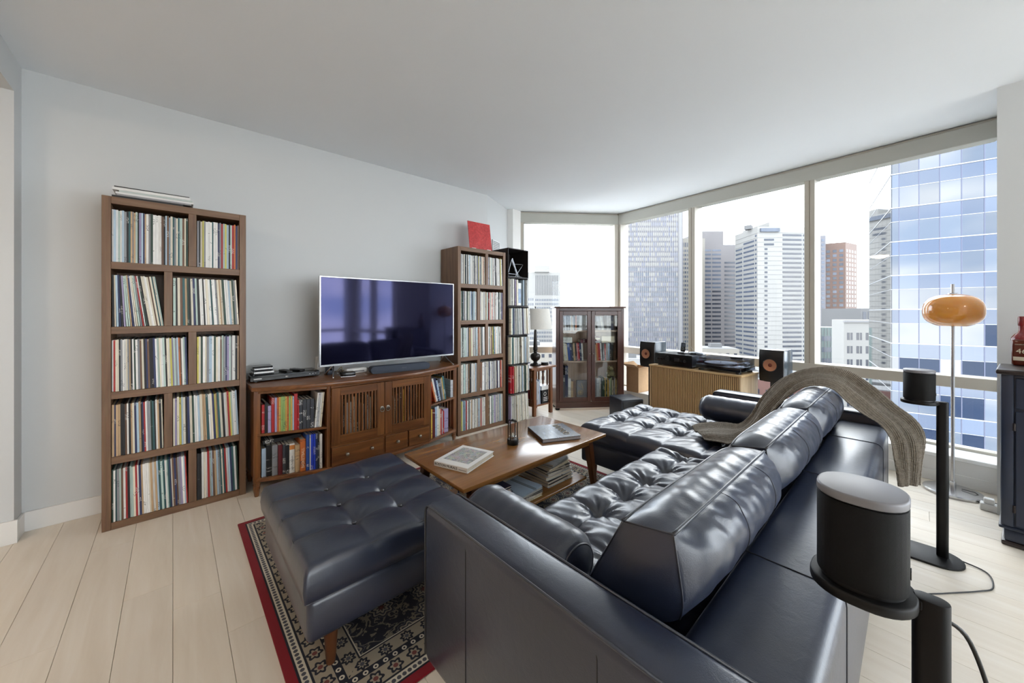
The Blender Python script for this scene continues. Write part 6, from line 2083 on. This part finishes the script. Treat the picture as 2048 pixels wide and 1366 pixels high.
pole_speaker('rounded black wireless speaker in the right foreground', 'black pole stand of the right foreground speaker', 0.905, 0.066, [(0.945, -0.022, 0.79), (0.96, -0.06, 0.76), (0.97, -0.09, 0.62), (0.975, -0.10, 0.40), (0.98, -0.11, 0.15), (1.0, -0.15, 0.012), (1.06, -0.25, 0.004)])
pole_speaker('rounded black wireless speaker on the pole before the right window', 'black pole stand between the sofa back and the window', 2.972, -0.012, [(3.02, -0.165, 0.006), (2.98, -0.24, 0.004), (2.84, -0.245, 0.004), (2.76, -0.20, 0.004), (2.62, -0.09, 0.004), (2.50, 0.0, 0.004), (2.3, 0.06, 0.004)])

# ------------------------------------------------------------------ floor lamp
AMB = None
def amber():
    m, t, b = new_mat('amber_acrylic')
    v = coords(t)
    n = N(t, 'TexNoise', Scale=4.0, Detail=2.0)
    L(t, v, n.inputs['Vector'])
    L(t, ramp(t, n.outputs['Fac'], [(0.3, lin((206, 134, 52))), (0.7, lin((222, 152, 68)))]), b.inputs['Base Color'])
    b.inputs['Roughness'].default_value = 0.12
    b.inputs['Subsurface Weight'].default_value = 0.25
    b.inputs['Subsurface Radius'].default_value = (0.05, 0.02, 0.008)
    b.inputs['Coat Weight'].default_value = 0.6
    b.inputs['Coat Roughness'].default_value = 0.05
    return m
flm = thing('floor_lamp', 'chrome floor lamp with an amber mushroom shade by the right window', 'lamp', (4.14, -0.180, 0))
obj('base', lathe(B(), [(0, 0), (0.146, 0), (0.148, 0.004), (0.148, 0.016), (0.142, 0.022), (0.02, 0.030), (0.0, 0.030)], 48), CHROME, flm, smooth='auto')
obj('pole', lathe(B(), [(0.016, 0.028), (0.016, 0.075), (0.011, 0.08), (0.0095, 0.09), (0.0095, 1.50), (0, 1.50)], 20), CHROME, flm, smooth='auto')
prof = []
RS, ZS = 0.150, 0.124
for i in range(26):
    a_ = R(-62 + 146 * i / 25)
    ca, sa_ = math.cos(a_), math.sin(a_)
    e_ = (abs(ca) ** 2.5 + abs(sa_) ** 2.5) ** (1 / 2.5)
    prof.append((RS * ca / e_, 1.305 + ZS * sa_ / e_ * (1.0 if a_ > 0 else 0.9)))
obj('shade', lathe(B(), prof + [(p[0] * 0.97, p[1] - 0.002) for p in prof[::-1]] + [prof[0]], 48), amber(), flm, smooth='auto')
obj('finial', lathe(B(), [(0.026, 1.427), (0.024, 1.436), (0.006, 1.44), (0.0055, 1.492), (0, 1.495)], 16), CHROME, flm, smooth='auto')
obj('bulb', lathe(B(), [(0.012, 1.27), (0.03, 1.31), (0.03, 1.33), (0.012, 1.36), (0, 1.362)], 16), WHITEP, flm, smooth=True)
pts = [(4.155, -0.222, 0.034), (4.14, -0.28, 0.036)] + [(4.085 + 0.055 * math.cos(q * 1.05), -0.315 + 0.04 * math.sin(q), 0.006 + 0.003 * (k % 5)) for k, q in enumerate([i * 0.5 for i in range(30)])] + [(4.10, -0.37, 0.006), (4.03, -0.38, 0.006), (3.99, -0.34, 0.02)]
wobj('cord', tube(B(), pts, 0.0026, 6), CABLE, flm, smooth=True)
ps = thing('power_strip', 'white power adapter on the floor beside the navy cabinet', 'adapter', (3.945, -0.312, 0), R(-6))
box('strip', -0.03, 0.03, -0.05, 0.025, 0, 0.045, WHITEP, ps, 0.004)
box('plug', -0.02, 0.02, -0.035, 0.01, 0.045, 0.078, WHITEP, ps, 0.004)

# ------------------------------------------------------------------ navy cabinet and bottle
NAV = plain('navy_lacquer', (30, 40, 60), 0.35, var=0.1, vs=8)
NTOP = plain('dark_wood_top', (46, 38, 38), 0.3, var=0.15, vs=12)
nc = thing('navy_cabinet', 'navy painted cabinet with a dark top at the right edge of the room', 'cabinet', (3.402, -0.318, 0), R(-7))
NU0, NU1, NV1, NV0 = 0.0, 0.385, 0.0, -0.875
box('body', NU0 + 0.012, NU1, NV0, NV1, 0.10, 0.955, NAV, nc, 0.006, 2)
box('plinth', NU0 + 0.022, NU1 - 0.01, NV0 + 0.01, NV1 - 0.01, 0.028, 0.10, NAV, nc, 0.012, 2)
box('foot_board', NU0 + 0.02, NU1, NV0, NV1 - 0.002, 0.0, 0.028, NTOP, nc, 0.008, 2)
box('moulding', NU0 + 0.002, NU1, NV0 - 0.006, NV1 + 0.006, 0.098, 0.116, NAV, nc, 0.006, 2)
box('top', NU0 - 0.022, NU1 + 0.005, NV0 - 0.02, NV1 + 0.015, 0.955, 0.982, NTOP, nc, 0.008, 3)
box('corner_post', NU0, NU0 + 0.012, NV1 - 0.045, NV1 - 0.002, 0.118, 0.955, NAV, nc, 0.004, 2)
for k in range(2):
    a = NV1 - 0.05 - k * 0.41
    b = a - 0.40
    d = box('drawer', NU0, NU0 + 0.012, b, a, 0.772, 0.938, NAV, nc, 0.003)
    obj('knob', lathe(B(), [(0.008, 0), (0.006, 0.01), (0.013, 0.016), (0.011, 0.024), (0, 0.027)], 14), PEWTER, d, loc=(NU0, (a + b) / 2, 0.855), smooth=True).rotation_euler = (0, R(-90), 0)
    d = box('door', NU0, NU0 + 0.012, b, a, 0.128, 0.755, NAV, nc, 0.003)
    box('door_panel', NU0 - 0.004, NU0, b + 0.05, a - 0.05, 0.18, 0.70, NAV, d, 0.003)
    for zz in (0.22, 0.67):
        obj('hinge', lathe(B(), [(0.005, -0.02), (0.005, 0.02), (0, 0.02)], 8, (NU0 - 0.003, a + 0.003, zz)), NTOP, d)
# bottle of whiskey
RGL = plain('red_wax', (120, 16, 20), 0.22, var=0.06, coat=0.4)
BGL = plain('amber_spirit_glass', (86, 28, 14), 0.08, var=0.1)
bt = thing('whiskey_bottle', 'square-shouldered whiskey bottle with a red wax neck on the navy cabinet', 'bottle', (3.742, -0.432, 0.982), R(-12))
obj('body', prism(B(), roundrect(0.047, 0.038, 0.016), 0.0, 0.155, 0.010, 3), BGL, bt, smooth='auto')
obj('neck', lathe(B(), [(0.044, 0.146), (0.043, 0.165), (0.030, 0.185), (0.018, 0.196), (0.0155, 0.215), (0.0155, 0.27), (0, 0.27)], 24), RGL, bt, smooth='auto')
obj('cap', lathe(B(), [(0.0175, 0.235), (0.019, 0.24), (0.0185, 0.285), (0.015, 0.292), (0, 0.292)], 20), RGL, bt, smooth='auto')
CRM = plain('label_cream', (214, 202, 178), 0.7)
obj('label', bx(B(), -0.0475, -0.047, -0.030, 0.030, 0.03, 0.052, 0), CRM, bt)
lettering("MAKER'S MARK", 0.007, CRM, bt, (-0.0476, 0.0, 0.125), (R(90), 0, R(-90)))
lettering('46', 0.040, CRM, bt, (-0.0476, 0.0, 0.085), (R(90), 0, R(-90)))
